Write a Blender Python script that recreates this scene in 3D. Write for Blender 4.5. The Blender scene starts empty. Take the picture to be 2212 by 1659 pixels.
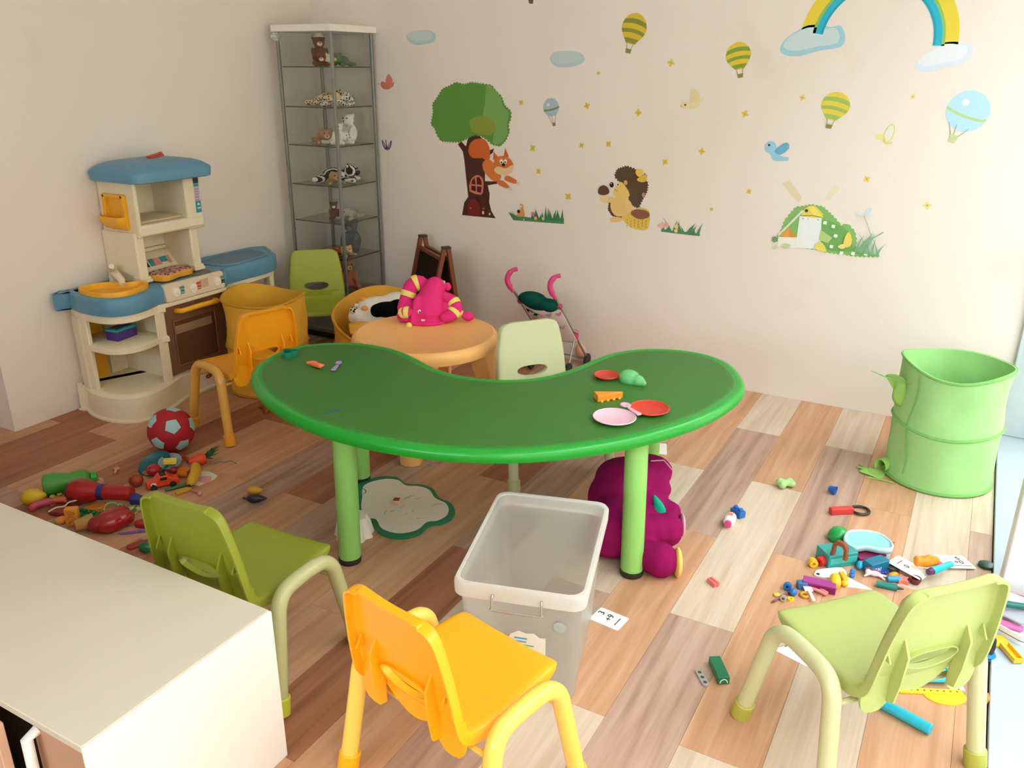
import bpy, bmesh, math, random
from mathutils import Vector, Matrix
# ------------------------------------------------------------------ camera, world, light, exposure
SC = bpy.context.scene
COL = SC.collection
RAD = math.radians
PI = math.pi
rnd = random.Random(7)


def camera():
    yaw, pit, rol = -0.50379833, 0.36126445, -0.00631059
    fwd = Vector((math.sin(yaw) * math.cos(pit), math.cos(yaw) * math.cos(pit), -math.sin(pit)))
    right = Vector((math.cos(yaw), -math.sin(yaw), 0))
    down = fwd.cross(right)
    r2 = math.cos(rol) * right + math.sin(rol) * down
    d2 = -math.sin(rol) * right + math.cos(rol) * down
    m = Matrix((r2, -d2, -fwd)).transposed().to_4x4()
    m.translation = (3.625, -4.11, 1.55)
    cd = bpy.data.cameras.new('camera')
    cd.sensor_fit = 'HORIZONTAL'
    cd.sensor_width = 36
    cd.lens = 1812.5 / 2212 * 36
    cd.clip_start = 0.05
    co = bpy.data.objects.new('camera', cd)
    COL.objects.link(co)
    co.matrix_world = m
    SC.camera = co


camera()
W = bpy.data.worlds.new('sky')
SC.world = W
W.use_nodes = True
bgn = W.node_tree.nodes['Background']
bgn.inputs[0].default_value = (0.89, 0.945, 1.0, 1)
bgn.inputs[1].default_value = 10.2
SC.view_settings.view_transform = 'Standard'
SC.view_settings.look = 'None'
SC.view_settings.gamma = 1
SC.view_settings.use_curve_mapping = False
SC.view_settings.exposure = 0.0
SC.cycles.max_bounces = 10
SC.cycles.diffuse_bounces = 5
SC.cycles.transparent_max_bounces = 16
SC.cycles.use_denoising = True
SC.cycles.caustics_reflective = False
SC.cycles.caustics_refractive = False


def portal(name, y0, y1, z0, z1, x):
    l = bpy.data.lights.new(name, 'AREA')
    l.shape = 'RECTANGLE'
    l.size = abs(y1 - y0)
    l.size_y = z1 - z0
    l.cycles.is_portal = True
    o = bpy.data.objects.new(name, l)
    COL.objects.link(o)
    o.location = (x, (y0 + y1) / 2, (z0 + z1) / 2)
    o.rotation_euler = (PI / 2, 0, PI / 2)
    return o


portal('window_daylight', -1.28, -0.02, 0.06, 2.5, 4.06)
pr = portal('window_daylight', 1.05, 3.9, 1.2, 2.34, 0)  # portal of the added rear window
pr.location = (2.475, -6.75, 1.77)
pr.rotation_euler = (PI / 2, 0, PI)
portal('window_daylight', -4.9, -1.5, 0.06, 2.5, 4.06)

# ------------------------------------------------------------------ helpers


def lin(c):
    if isinstance(c, str):
        c = [int(c[i:i + 2], 16) for i in (0, 2, 4)]
    c = [v / 255 for v in c]
    return tuple(v / 12.92 if v <= 0.04045 else ((v + 0.055) / 1.055) ** 2.4 for v in c) + (1,)


MATS = {}


def pm(c, rough=0.4, spec=0.5, var=0.05, metal=0.0, bump=0.0, scale=30, trans=0.0, key=None):
    """A procedural plastic / cloth / metal: sRGB hex colour with faint noise in tone and roughness."""
    k = (c, rough, spec, var, metal, bump, scale, trans, key)
    if k in MATS:
        return MATS[k]
    m = bpy.data.materials.new((key or 'material') + '_' + c)
    m.use_nodes = True
    nt = m.node_tree
    b = nt.nodes['Principled BSDF']
    L = nt.links.new
    tc = nt.nodes.new('ShaderNodeTexCoord')
    nz = nt.nodes.new('ShaderNodeTexNoise')
    nz.inputs['Scale'].default_value = scale
    nz.inputs['Detail'].default_value = 3
    L(tc.outputs['Object'], nz.inputs['Vector'])
    mx = nt.nodes.new('ShaderNodeMix')
    mx.data_type = 'RGBA'
    a = lin(c)
    mx.inputs[6].default_value = tuple(v * (1 - var) for v in a[:3]) + (1,)
    mx.inputs[7].default_value = tuple(min(1, v * (1 + var)) for v in a[:3]) + (1,)
    L(nz.outputs['Fac'], mx.inputs[0])
    L(mx.outputs[2], b.inputs['Base Color'])
    b.inputs['Roughness'].default_value = rough
    b.inputs['Specular IOR Level'].default_value = spec
    b.inputs['Metallic'].default_value = metal
    if trans:
        b.inputs['Transmission Weight'].default_value = trans
        b.inputs['IOR'].default_value = 1.2
    if bump:
        bp = nt.nodes.new('ShaderNodeBump')
        bp.inputs['Strength'].default_value = bump
        bp.inputs['Distance'].default_value = 0.004
        L(nz.outputs['Fac'], bp.inputs['Height'])
        L(bp.outputs[0], b.inputs['Normal'])
    MATS[k] = m
    return m


def spotted(c1, c2, scale=40, thr=0.35, stripes=False, key='spotted'):
    m = pm(c1, 0.85, 0.1, key=key + c2 + str(scale))
    if m.get('done'):
        return m
    m['done'] = 1
    nt = m.node_tree
    L = nt.links.new
    tc = nt.nodes.new('ShaderNodeTexCoord')
    if stripes:
        v = nt.nodes.new('ShaderNodeTexWave')
        v.inputs['Scale'].default_value = scale
        v.inputs['Distortion'].default_value = 3
        src = v.outputs['Fac']
    else:
        v = nt.nodes.new('ShaderNodeTexVoronoi')
        v.inputs['Scale'].default_value = scale
        src = v.outputs['Distance']
    L(tc.outputs['Object'], v.inputs['Vector'])
    cr = nt.nodes.new('ShaderNodeValToRGB')
    cr.color_ramp.interpolation = 'CONSTANT'
    cr.color_ramp.elements[0].color = lin(c2)
    cr.color_ramp.elements[1].color = lin(c1)
    cr.color_ramp.elements[1].position = thr
    L(src, cr.inputs[0])
    L(cr.outputs[0], nt.nodes['Principled BSDF'].inputs['Base Color'])
    return m


def glassy(c, clear=0.9, rough=0.05, key='glass'):
    k = (c, clear, rough, key)
    if k in MATS:
        return MATS[k]
    m = bpy.data.materials.new(key + '_' + c)
    m.use_nodes = True
    nt = m.node_tree
    nt.nodes.remove(nt.nodes['Principled BSDF'])
    out = nt.nodes['Material Output']
    L = nt.links.new
    tr = nt.nodes.new('ShaderNodeBsdfTransparent')
    tr.inputs[0].default_value = lin(c)
    gl = nt.nodes.new('ShaderNodeBsdfGlossy')
    gl.inputs['Roughness'].default_value = rough
    lw = nt.nodes.new('ShaderNodeLayerWeight')
    pw = nt.nodes.new('ShaderNodeMath')
    pw.operation = 'POWER'
    pw.inputs[1].default_value = 4.0
    L(lw.outputs['Facing'], pw.inputs[0])
    fr = nt.nodes.new('ShaderNodeMath')
    fr.operation = 'MULTIPLY_ADD'
    fr.inputs[1].default_value = 0.5
    fr.inputs[2].default_value = 0.03
    L(pw.outputs[0], fr.inputs[0])
    mx = nt.nodes.new('ShaderNodeMixShader')
    L(fr.outputs[0], mx.inputs[0])
    L(tr.outputs[0], mx.inputs[1])
    L(gl.outputs[0], mx.inputs[2])
    last = mx
    if clear < 0.9:
        df = nt.nodes.new('ShaderNodeBsdfTranslucent')
        df.inputs[0].default_value = lin('f4f2ee')
        d2 = nt.nodes.new('ShaderNodeBsdfDiffuse')
        d2.inputs[0].default_value = lin('f4f2ee')
        ad = nt.nodes.new('ShaderNodeMixShader')
        L(df.outputs[0], ad.inputs[1])
        L(d2.outputs[0], ad.inputs[2])
        m2 = nt.nodes.new('ShaderNodeMixShader')
        m2.inputs[0].default_value = clear
        L(ad.outputs[0], m2.inputs[1])
        L(mx.outputs[0], m2.inputs[2])
        last = m2
    L(last.outputs[0], out.inputs[0])
    MATS[k] = m
    return m


def tag(o, label=None, cat=None, group=None, kind=None):
    for k, v in (('label', label), ('category', cat), ('group', group), ('kind', kind)):
        if v:
            o[k] = v
    return o


def xf(loc=(0, 0, 0), rx=0, ry=0, rz=0):
    return Matrix.Translation(Vector(loc)) @ Matrix.Rotation(RAD(rz), 4, 'Z') @ Matrix.Rotation(RAD(ry), 4, 'Y') @ Matrix.Rotation(RAD(rx), 4, 'X')


I4 = Matrix.Identity(4)


class G:
    """Collects simple solids into one mesh."""

    def __init__(s):
        s.v, s.f, s.m = [], [], []

    def add(s, vs, fs, mi=0, mat=I4):
        o = len(s.v)
        s.v += [tuple(mat @ Vector(p)) for p in vs]
        s.f += [tuple(i + o for i in f) for f in fs]
        s.m += [mi] * len(fs)
        return s

    def box(s, c, d, mi=0, mat=I4):
        x, y, z = c
        a, b, h = d[0] / 2, d[1] / 2, d[2] / 2
        vs = [(x + i * a, y + j * b, z + k * h) for k in (-1, 1) for j in (-1, 1) for i in (-1, 1)]
        return s.add(vs, [(0, 2, 3, 1), (4, 5, 7, 6), (0, 1, 5, 4), (2, 6, 7, 3), (0, 4, 6, 2), (1, 3, 7, 5)], mi, mat)

    def lathe(s, prof, n=20, mi=0, mat=I4):
        vs, fs = [], []
        k = len(prof)
        for i in range(n):
            t = 2 * PI * i / n
            vs += [(r * math.cos(t), r * math.sin(t), z) for r, z in prof]
        for i in range(n):
            j = (i + 1) % n
            for q in range(k - 1):
                fs.append((i * k + q, j * k + q, j * k + q + 1, i * k + q + 1))
        if prof[0][0] > 1e-5:
            fs.append(tuple(i * k for i in reversed(range(n))))
        if prof[-1][0] > 1e-5:
            fs.append(tuple(i * k + k - 1 for i in range(n)))
        return s.add(vs, fs, mi, mat)

    def tube(s, pts, r, n=10, closed=False, mi=0, mat=I4):
        P = [Vector(p) for p in pts]
        N = len(P)
        rs = r if isinstance(r, (list, tuple)) else [r] * N
        T = []
        for i in range(N):
            a = P[(i - 1) % N] if closed or i else P[i]
            b = P[(i + 1) % N] if closed or i < N - 1 else P[i]
            T.append((b - a).normalized())
        u = T[0].orthogonal().normalized()
        vs, fs = [], []
        for i in range(N):
            u = (u - T[i] * u.dot(T[i])).normalized()
            w = T[i].cross(u)
            for q in range(n):
                t = 2 * PI * q / n
                vs.append(P[i] + (u * math.cos(t) + w * math.sin(t)) * rs[i])
        for i in range(N if closed else N - 1):
            j = (i + 1) % N
            for q in range(n):
                z = (q + 1) % n
                fs.append((i * n + q, i * n + z, j * n + z, j * n + q))
        if not closed:
            fs.append(tuple(reversed(range(n))))
            fs.append(tuple((N - 1) * n + q for q in range(n)))
        return s.add(vs, fs, mi, mat)

    def ell(s, c, r, mi=0, mat=I4, n=14, rot=(0, 0, 0)):
        if not isinstance(r, (tuple, list)):
            r = (r, r, r)
        pr = [(math.sin(PI * i / (n // 2 + 1)), -math.cos(PI * i / (n // 2 + 1))) for i in range(n // 2 + 2)]
        pr[0] = (1e-6, -1)
        pr[-1] = (1e-6, 1)
        return s.lathe(pr, n, mi, mat @ xf(c, *rot) @ Matrix.Diagonal((r[0], r[1], r[2], 1)))

    def prism(s, poly, z0, z1, mi=0, mat=I4):
        n = len(poly)
        ar = sum(poly[i][0] * poly[(i + 1) % n][1] - poly[(i + 1) % n][0] * poly[i][1] for i in range(n))
        p = list(poly) if ar > 0 else list(reversed(poly))
        vs = [(x, y, z0) for x, y in p] + [(x, y, z1) for x, y in p]
        fs = [tuple(reversed(range(n))), tuple(range(n, 2 * n))]
        fs += [(i, (i + 1) % n, n + (i + 1) % n, n + i) for i in range(n)]
        return s.add(vs, fs, mi, mat)

    def grid(s, rows, mi=0, closed=False, mat=I4, caps=False):
        k = len(rows[0])
        vs = [p for r in rows for p in r]
        fs = []
        for i in range(len(rows) - 1):
            for j in range(k if closed else k - 1):
                q = (j + 1) % k
                fs.append((i * k + j, i * k + q, (i + 1) * k + q, (i + 1) * k + j))
        if caps:
            fs.append(tuple(reversed(range(k))))
            fs.append(tuple((len(rows) - 1) * k + j for j in range(k)))
        return s.add(vs, fs, mi, mat)

    def mesh(s, name, ang=40):
        me = bpy.data.meshes.new(name)
        me.from_pydata(s.v, [], s.f)
        me.polygons.foreach_set('material_index', s.m)
        b = bmesh.new()
        b.from_mesh(me)
        bmesh.ops.remove_doubles(b, verts=b.verts, dist=1e-6)
        bmesh.ops.recalc_face_normals(b, faces=b.faces)
        b.to_mesh(me)
        b.free()
        me.polygons.foreach_set('use_smooth', [True] * len(me.polygons))
        me.set_sharp_from_angle(angle=RAD(ang))
        me.update()
        return me


def obj(name, g, mats, parent=None, loc=None, rot=None, bevel=0, sub=0, solid=0, ang=40, seg=2, **kw):
    me = g.mesh(name, ang) if isinstance(g, G) else g
    for m in (mats if isinstance(mats, (list, tuple)) else [mats]):
        me.materials.append(m)
    o = bpy.data.objects.new(name, me)
    COL.objects.link(o)
    if parent:
        o.parent = parent
    if loc is not None:
        o.location = loc
    if rot is not None:
        o.rotation_euler = [RAD(a) for a in rot]
    if solid:
        md = o.modifiers.new('solid', 'SOLIDIFY')
        md.thickness = solid
        md.offset = -1
    if bevel:
        md = o.modifiers.new('bevel', 'BEVEL')
        md.width = bevel
        md.segments = seg
        md.limit_method = 'ANGLE'
        md.angle_limit = RAD(35)
        md.harden_normals = False
    if sub:
        md = o.modifiers.new('sub', 'SUBSURF')
        md.levels = md.render_levels = sub
    return tag(o, **kw)


def T(name, label, cat, loc=(0, 0, 0), rz=0, group=None, rot=None):
    o = bpy.data.objects.new(name, None)
    o.empty_display_size = 0.05
    COL.objects.link(o)
    o.location = loc
    o.rotation_euler = [RAD(a) for a in rot] if rot else (0, 0, RAD(rz))
    return tag(o, label, cat, group)


def ts(name, text, size, mat, parent, loc, rot, depth=0.0006, bold=0.0):
    """Lettering as flat print with a hair of thickness."""
    c = bpy.data.curves.new(name, 'FONT')
    c.body = text
    c.size = size
    c.extrude = depth
    c.offset = bold
    c.align_x = 'CENTER'
    c.align_y = 'CENTER'
    c.materials.append(mat)
    o = bpy.data.objects.new('tmp', c)
    COL.objects.link(o)
    dg = bpy.context.evaluated_depsgraph_get()
    dg.update()
    me = bpy.data.meshes.new_from_object(o.evaluated_get(dg))
    bpy.data.objects.remove(o)
    bpy.data.curves.remove(c)
    me.name = name
    o = bpy.data.objects.new(name, me)
    COL.objects.link(o)
    o.parent = parent
    o.location = loc
    o.rotation_euler = [RAD(a) for a in rot]
    return o


def fuse(name, balls, voxel, smooth=4):
    """Ellipsoids and tapered limbs melted into one skin."""
    g = G()
    for b in balls:
        if len(b) == 4:
            p, q, r0, r1 = b
            p, q = Vector(p), Vector(q)
            k = max(3, int((q - p).length / (min(r0, r1) * 0.6)) + 1)
            for i in range(k):
                t = i / (k - 1)
                g.ell(p.lerp(q, t), r0 + (r1 - r0) * t, n=10)
        else:
            g.ell(b[0], b[1], n=12, rot=b[2] if len(b) > 2 else (0, 0, 0))
    me = g.mesh('tmp')
    o = bpy.data.objects.new('tmp', me)
    COL.objects.link(o)
    md = o.modifiers.new('r', 'REMESH')
    md.mode = 'VOXEL'
    md.voxel_size = voxel
    md = o.modifiers.new('s', 'SMOOTH')
    md.factor = 0.5
    md.iterations = smooth
    dg = bpy.context.evaluated_depsgraph_get()
    dg.update()
    out = bpy.data.meshes.new_from_object(o.evaluated_get(dg))
    out.name = name
    bpy.data.objects.remove(o)
    bpy.data.meshes.remove(me)
    out.polygons.foreach_set('use_smooth', [True] * len(out.polygons))
    return out


def catmull(pts, n=6, closed=True):
    P = [Vector(p) for p in pts]
    N = len(P)
    out = []
    for i in range(N if closed else N - 1):
        g = (lambda k: P[k % N]) if closed else (lambda k: P[max(0, min(N - 1, k))])
        a, b, c, d = g(i - 1), g(i), g(i + 1), g(i + 2)
        for j in range(n):
            t = j / n
            out.append(0.5 * ((2 * b) + (c - a) * t + (2 * a - 5 * b + 4 * c - d) * t * t + (3 * b - a - 3 * c + d) * t ** 3))
    if not closed:
        out.append(P[-1])
    return out


def circle(cx, cy, r, n=20, r2=None, a=0.0):
    r2 = r2 or r
    ca, sa = math.cos(a), math.sin(a)
    return [(cx + r * math.cos(t) * ca - r2 * math.sin(t) * sa, cy + r * math.cos(t) * sa + r2 * math.sin(t) * ca)
            for t in [2 * PI * i / n for i in range(n)]]


def rrect(w, h, r, n=4, cx=0, cy=0):
    out = []
    for sx, sy, a0 in ((1, 1, 0), (-1, 1, 90), (-1, -1, 180), (1, -1, 270)):
        for i in range(n + 1):
            a = RAD(a0 + 90 * i / n)
            out.append((cx + sx * (w / 2 - r) + r * math.cos(a), cy + sy * (h / 2 - r) + r * math.sin(a)))
    return out


# ------------------------------------------------------------------ the room


def wall_mat(name, c, bump=0.05):
    m = pm(c, 0.75, 0.25, 0.02, bump=bump, scale=90, key=name)
    nt = m.node_tree
    L = nt.links.new
    b = nt.nodes['Principled BSDF']
    src = b.inputs['Base Color'].links[0].from_socket
    tc = nt.nodes.new('ShaderNodeTexCoord')
    n2 = nt.nodes.new('ShaderNodeTexNoise')
    n2.inputs['Scale'].default_value = 2.2
    n2.inputs['Detail'].default_value = 8
    L(tc.outputs['Object'], n2.inputs['Vector'])
    cr = nt.nodes.new('ShaderNodeValToRGB')
    cr.color_ramp.elements[0].position = 0.62
    cr.color_ramp.elements[0].color = (1, 1, 1, 1)
    cr.color_ramp.elements[1].position = 0.85
    cr.color_ramp.elements[1].color = (0.86, 0.83, 0.79, 1)
    L(n2.outputs['Fac'], cr.inputs[0])
    mu = nt.nodes.new('ShaderNodeMix')
    mu.data_type = 'RGBA'
    mu.blend_type = 'MULTIPLY'
    mu.inputs[0].default_value = 1
    L(src, mu.inputs[6])
    L(cr.outputs[0], mu.inputs[7])
    L(mu.outputs[2], b.inputs['Base Color'])
    return m


def plank_mat(name, c1, c2, c3):
    m = bpy.data.materials.new(name)
    m.use_nodes = True
    nt = m.node_tree
    L = nt.links.new
    b = nt.nodes['Principled BSDF']
    tc = nt.nodes.new('ShaderNodeTexCoord')
    oi = nt.nodes.new('ShaderNodeObjectInfo')
    off = nt.nodes.new('ShaderNodeVectorMath')
    off.operation = 'MULTIPLY_ADD'
    off.inputs[1].default_value = (0, 0, 0)
    sc = nt.nodes.new('ShaderNodeCombineXYZ')
    mul = nt.nodes.new('ShaderNodeMath')
    mul.operation = 'MULTIPLY'
    mul.inputs[1].default_value = 37.0
    L(oi.outputs['Random'], mul.inputs[0])
    L(mul.outputs[0], sc.inputs[0])
    L(mul.outputs[0], sc.inputs[1])
    add = nt.nodes.new('ShaderNodeVectorMath')
    add.operation = 'ADD'
    L(tc.outputs['Object'], add.inputs[0])
    L(sc.outputs[0], add.inputs[1])
    mp = nt.nodes.new('ShaderNodeMapping')
    mp.inputs['Scale'].default_value = (26, 1.6, 1)
    L(add.outputs[0], mp.inputs[0])
    n1 = nt.nodes.new('ShaderNodeTexNoise')
    n1.inputs['Scale'].default_value = 1.0
    n1.inputs['Detail'].default_value = 6
    n1.inputs['Distortion'].default_value = 0.6
    L(mp.outputs[0], n1.inputs['Vector'])
    mp2 = nt.nodes.new('ShaderNodeMapping')
    mp2.inputs['Scale'].default_value = (160, 5, 1)
    L(add.outputs[0], mp2.inputs[0])
    n2 = nt.nodes.new('ShaderNodeTexNoise')
    n2.inputs['Scale'].default_value = 1.0
    n2.inputs['Detail'].default_value = 3
    L(mp2.outputs[0], n2.inputs['Vector'])
    cr = nt.nodes.new('ShaderNodeValToRGB')
    e = cr.color_ramp.elements
    e[0].position = 0.3
    e[0].color = lin(c3)
    e[1].position = 0.72
    e[1].color = lin(c2)
    k = e.new(0.5)
    k.color = lin(c1)
    L(n1.outputs['Fac'], cr.inputs[0])
    mu = nt.nodes.new('ShaderNodeMix')
    mu.data_type = 'RGBA'
    mu.blend_type = 'MULTIPLY'
    mu.inputs[0].default_value = 0.22
    L(cr.outputs[0], mu.inputs[6])
    L(n2.outputs['Fac'], mu.inputs[7])
    L(mu.outputs[2], b.inputs['Base Color'])
    b.inputs['Roughness'].default_value = 0.5
    b.inputs['Specular IOR Level'].default_value = 0.25
    bp = nt.nodes.new('ShaderNodeBump')
    bp.inputs['Strength'].default_value = 0.08
    bp.inputs['Distance'].default_value = 0.002
    L(n2.outputs['Fac'], bp.inputs['Height'])
    L(bp.outputs[0], b.inputs['Normal'])
    return m


M_WALL = wall_mat('cream_paint', 'ece1d9')
M_CEIL = pm('efece6', 0.8, 0.2, 0.02, key='ceiling_paint')
M_SILL = pm('b3bec6', 0.3, 0.5, 0.03, key='sill_stone')
M_FRAME = pm('e8eaea', 0.35, 0.5, 0.02, key='frame_white')
M_DARK = pm('2a1d16', 0.8, 0.2, key='joint')

PLANKS = {'r': plank_mat('plank_orange_shaded', 'b07456', 'bd8263', '985f47'),  # orange plank with the dim side's shade put into its colour
          'o': plank_mat('plank_orange', 'd39f7b', 'dcae8b', 'c5906a'),
          'm': plank_mat('plank_mauve', 'bf9a86', 'ccac99', 'a47f6d'),
          'l': plank_mat('plank_pale', 'dbc2ab', 'e3cfbb', 'cbaf97')}


def setting():
    g = G().box((0.2, -3.2, -0.02), (8, 7.4, 0.024))
    fl = obj('floor', g, M_DARK, kind='structure')
    fixed = {13: 'olm', 14: 'lmol', 15: 'olm', 16: 'lmol', 17: 'ool', 18: 'mlol', 19: 'lmo'}
    PW, PL = 0.1955, 1.0
    cache = {}
    for i in range(-9, 20):
        x0 = 2.6235 + PW * (i - 13)
        x1 = x0 + PW
        if x0 > 3.868:
            continue
        x1 = min(x1, 3.868)
        off = 0.0 if i % 2 else 0.5
        y = 0.0
        j = 0
        while y > -3.9:
            l = PL - off if j == 0 and off else PL
            y1 = y - l
            seq = fixed.get(i)
            t = seq[j % len(seq)] if seq else rnd.choice('rorromror' if x0 < 2.3 else 'oml')  # shaded planks only on the side away from the window
            if not (x1 < 0 and y > -2.16):
                key = (round(x1 - x0, 3), round(l, 2), t)
                if key not in cache:
                    me = G().box((0, 0, 0), (x1 - x0 - 0.0008, l - 0.0008, 0.008)).mesh('plank')
                    me.materials.append(PLANKS[t])
                    cache[key] = me
                o = bpy.data.objects.new('plank', cache[key])
                COL.objects.link(o)
                o.parent = fl
                o.location = ((x0 + x1) / 2, (y + y1) / 2, -0.004)
            y = y1
            j += 1
    # floor beyond the planks laid one by one
    g = G().box((0.2, -5.4, -0.0045), (7.3, 2.79, 0.008)).box((-1.65, -3.08, -0.0045), (3.3, 1.83, 0.008))
    obj('plank_field', g, PLANKS['m'], fl)
    obj('wall_back', G().box((2.005, 0.1, 1.3), (4.31, 0.2, 2.6)), M_WALL, kind='structure')
    obj('wall_left', G().box((-1.65, -1.0825, 1.3), (3.3, 2.165, 2.6)), M_WALL, kind='structure')
    obj('wall_far', G().box((-3.3, -3.2, 1.3), (0.1, 7.6, 2.6)), M_WALL, kind='structure')
    g = G()
    for c, d in (((-1.15, -6.85, 1.3), (4.4, .1, 2.6)), ((4.05, -6.85, 1.3), (.3, .1, 2.6)), ((2.475, -6.85, .6), (2.85, .1, 1.2)), ((2.475, -6.85, 2.47), (2.85, .1, .26))):
        g.box(c, d)
    obj('wall_rear', g, M_WALL, kind='structure')
    obj('ceiling', G().box((0.4, -3.3, 2.65), (7.6, 7.2, 0.1)), M_CEIL, kind='structure')
    # window wall: low sill, piers, glazing
    obj('trim_sill', G().box((4.0, -3.4, 0.0), (0.258, 6.8, 0.03)), M_SILL, bevel=0.003, kind='structure')
    obj('trim_jamb', G().box((3.995, -0.012, 1.3), (0.24, 0.024, 2.57)), pm('c3ccd2', .35, .5), bevel=0.004, kind='structure')
    g = G().box((4.02, -1.38, 1.31), (0.27, 0.09, 2.57))
    obj('trim_pier', g, M_FRAME, bevel=0.006, kind='structure')
    g = G().box((4.02, -5.9, 1.3), (0.3, 1.8, 2.6))
    obj('wall_right', g, M_WALL, kind='structure')
    obj('ground_outside', G().box((10.2, -3.4, -0.35), (12, 40, 0.3)), pm('b5b2ac', 0.9, 0.2, scale=3), kind='structure')
    obj('added_building_outside', G().box((10.5, -4, 2.9), (2, 44, 6.8)).box((10.45, -4, 6.3), (2.2, 44.2, 0.2)), pm('b3a592', 0.9, 0.2, scale=3), kind='structure')  # unseen block, added and sized to cut the low sky light
    gm = glassy('f4f8f8', key='pane')
    o = bpy.data.objects.new('window_4', None)  # unseen rear window, added to lift the light on the walls
    COL.objects.link(o)
    o['kind'] = 'structure'
    f = G()
    for z in (1.23, 2.31):
        f.box((2.475, -6.85, z), (2.85, .06, .06))
    for x in (1.08, 2.475, 3.87):
        f.box((x, -6.85, 1.77), (.06, .06, 1.1))
    obj('window_frame', f, M_FRAME, o)
    obj('glass_pane', G().box((2.475, -6.85, 1.77), (2.8, .006, 1.06)), gm, o)
    for n, (y0, y1) in enumerate(((-0.024, -1.335), (-1.425, -3.2), (-3.2, -5.0))):
        o = bpy.data.objects.new('window_%d' % (n + 1), None)
        COL.objects.link(o)
        o['kind'] = 'structure'
        f = G()
        c, w = (y0 + y1) / 2, y0 - y1
        for z in (0.045, 2.57):
            f.box((4.085, c, z), (0.05, w, 0.06))
        for y in (y0 - 0.025, y1 + 0.025):
            f.box((4.085, y, 1.3), (0.05, 0.05, 2.5))
        obj('window_frame', f, M_FRAME, o)
        obj('glass_pane', G().box((4.085, c, 1.3), (0.006, w - 0.1, 2.46)), gm, o)


setting()

# ------------------------------------------------------------------ kidney table
def kidney_table():
    t = T('kidney_table', 'large kidney-shaped children\'s table with green top and four light green legs', 'table', (2.1, -1.6, 0))
    out = [(1.223, -1.835), (1.191, -1.699), (1.222, -1.566), (1.35, -1.463), (1.459, -1.429), (1.606, -1.431), (1.73, -1.478), (1.837, -1.530),
           (1.92, -1.558), (2.031, -1.566), (2.15, -1.529), (2.223, -1.481), (2.283, -1.405), (2.325, -1.308), (2.348, -1.206),
           (2.373, -1.079), (2.416, -.984), (2.504, -.891), (2.628, -.841), (2.747, -.842), (2.862, -.91), (2.945, -1.04), (2.985, -1.16),
           (2.985, -1.275), (2.963, -1.415), (2.914, -1.57), (2.823, -1.746), (2.721, -1.884), (2.614, -1.995), (2.499, -2.083),
           (2.373, -2.147), (2.233, -2.193), (2.073, -2.218), (1.923, -2.222), (1.78, -2.204), (1.631, -2.163), (1.482, -2.098),
           (1.345, -2.005), (1.262, -1.92)]
    out = [(3.625 + .937 * (x - 3.625), -4.11 + .937 * (y + 4.11)) for x, y in out]
    P = catmull([(x - 2.1, y + 1.6, 0) for x, y in out], 5)
    for _ in range(6):
        P = [(P[i - 1] + P[i] * 2 + P[(i + 1) % len(P)]) / 4 for i in range(len(P))]
    N = len(P)
    ar = sum(P[i].x * P[(i + 1) % N].y - P[(i + 1) % N].x * P[i].y for i in range(N))
    nor = []
    for i in range(N):
        d = (P[(i + 1) % N] - P[i - 1]).normalized()
        n = Vector((-d.y, d.x, 0))
        nor.append(n if ar > 0 else -n)

    def ring(d, z):
        return [(P[i].x + nor[i].x * d, P[i].y + nor[i].y * d, z + .07) for i in range(N)]
    prof = [(.05, .408), (.02, .406), (.006, .411), (0, .424), (.002, .437), (.009, .4465), (.018, .4495), (.03, .4495), (.0345, .4475), (.039, .4475)]
    obj('rim', G().grid([ring(d, z) for d, z in prof], closed=True), pm('189a2c', 0.28, 0.5, 0.05, key='table_rim'), t)
    b = bmesh.new()
    r = [ring(d, z) for d, z in ((.05, .408), (.039, .4475), (.042, .4492), (.05, .4495))]
    g = G().grid(r[1:], closed=True)
    k = len(g.v)
    g.add(r[3], [tuple(range(N))])
    g.add(r[0], [tuple(reversed(range(N)))])
    m = pm('38742a', 0.45, 0.4, 0.1, bump=0.12, scale=14, key='table_film')
    obj('tabletop', g, m, t)
    # legs
    for fx, fy, tx, ty in ((1.988, -2.253, 1.992, -2.245), (2.836, -1.861, 2.812, -1.822), (1.65, -1.772, 1.655, -1.765), (2.655, -1.215, 2.65, -1.225)):
        a, c = Vector((fx - 2.1, fy + 1.6, 0)), Vector((tx - 2.1, ty + 1.6, .48))
        d = (c - a) / .48
        lg = obj('leg', G().tube([a + d * .012, c], .037, 20), pm('8fca6a', 0.35, 0.5, key='leg_green'), t)
        obj('foot_cap', G().lathe([(.030, 0), (.037, .003), (.0385, .018), (.0375, .022)], 20, mat=Matrix.Translation(a)), pm('20231f', 0.5), lg)


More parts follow.
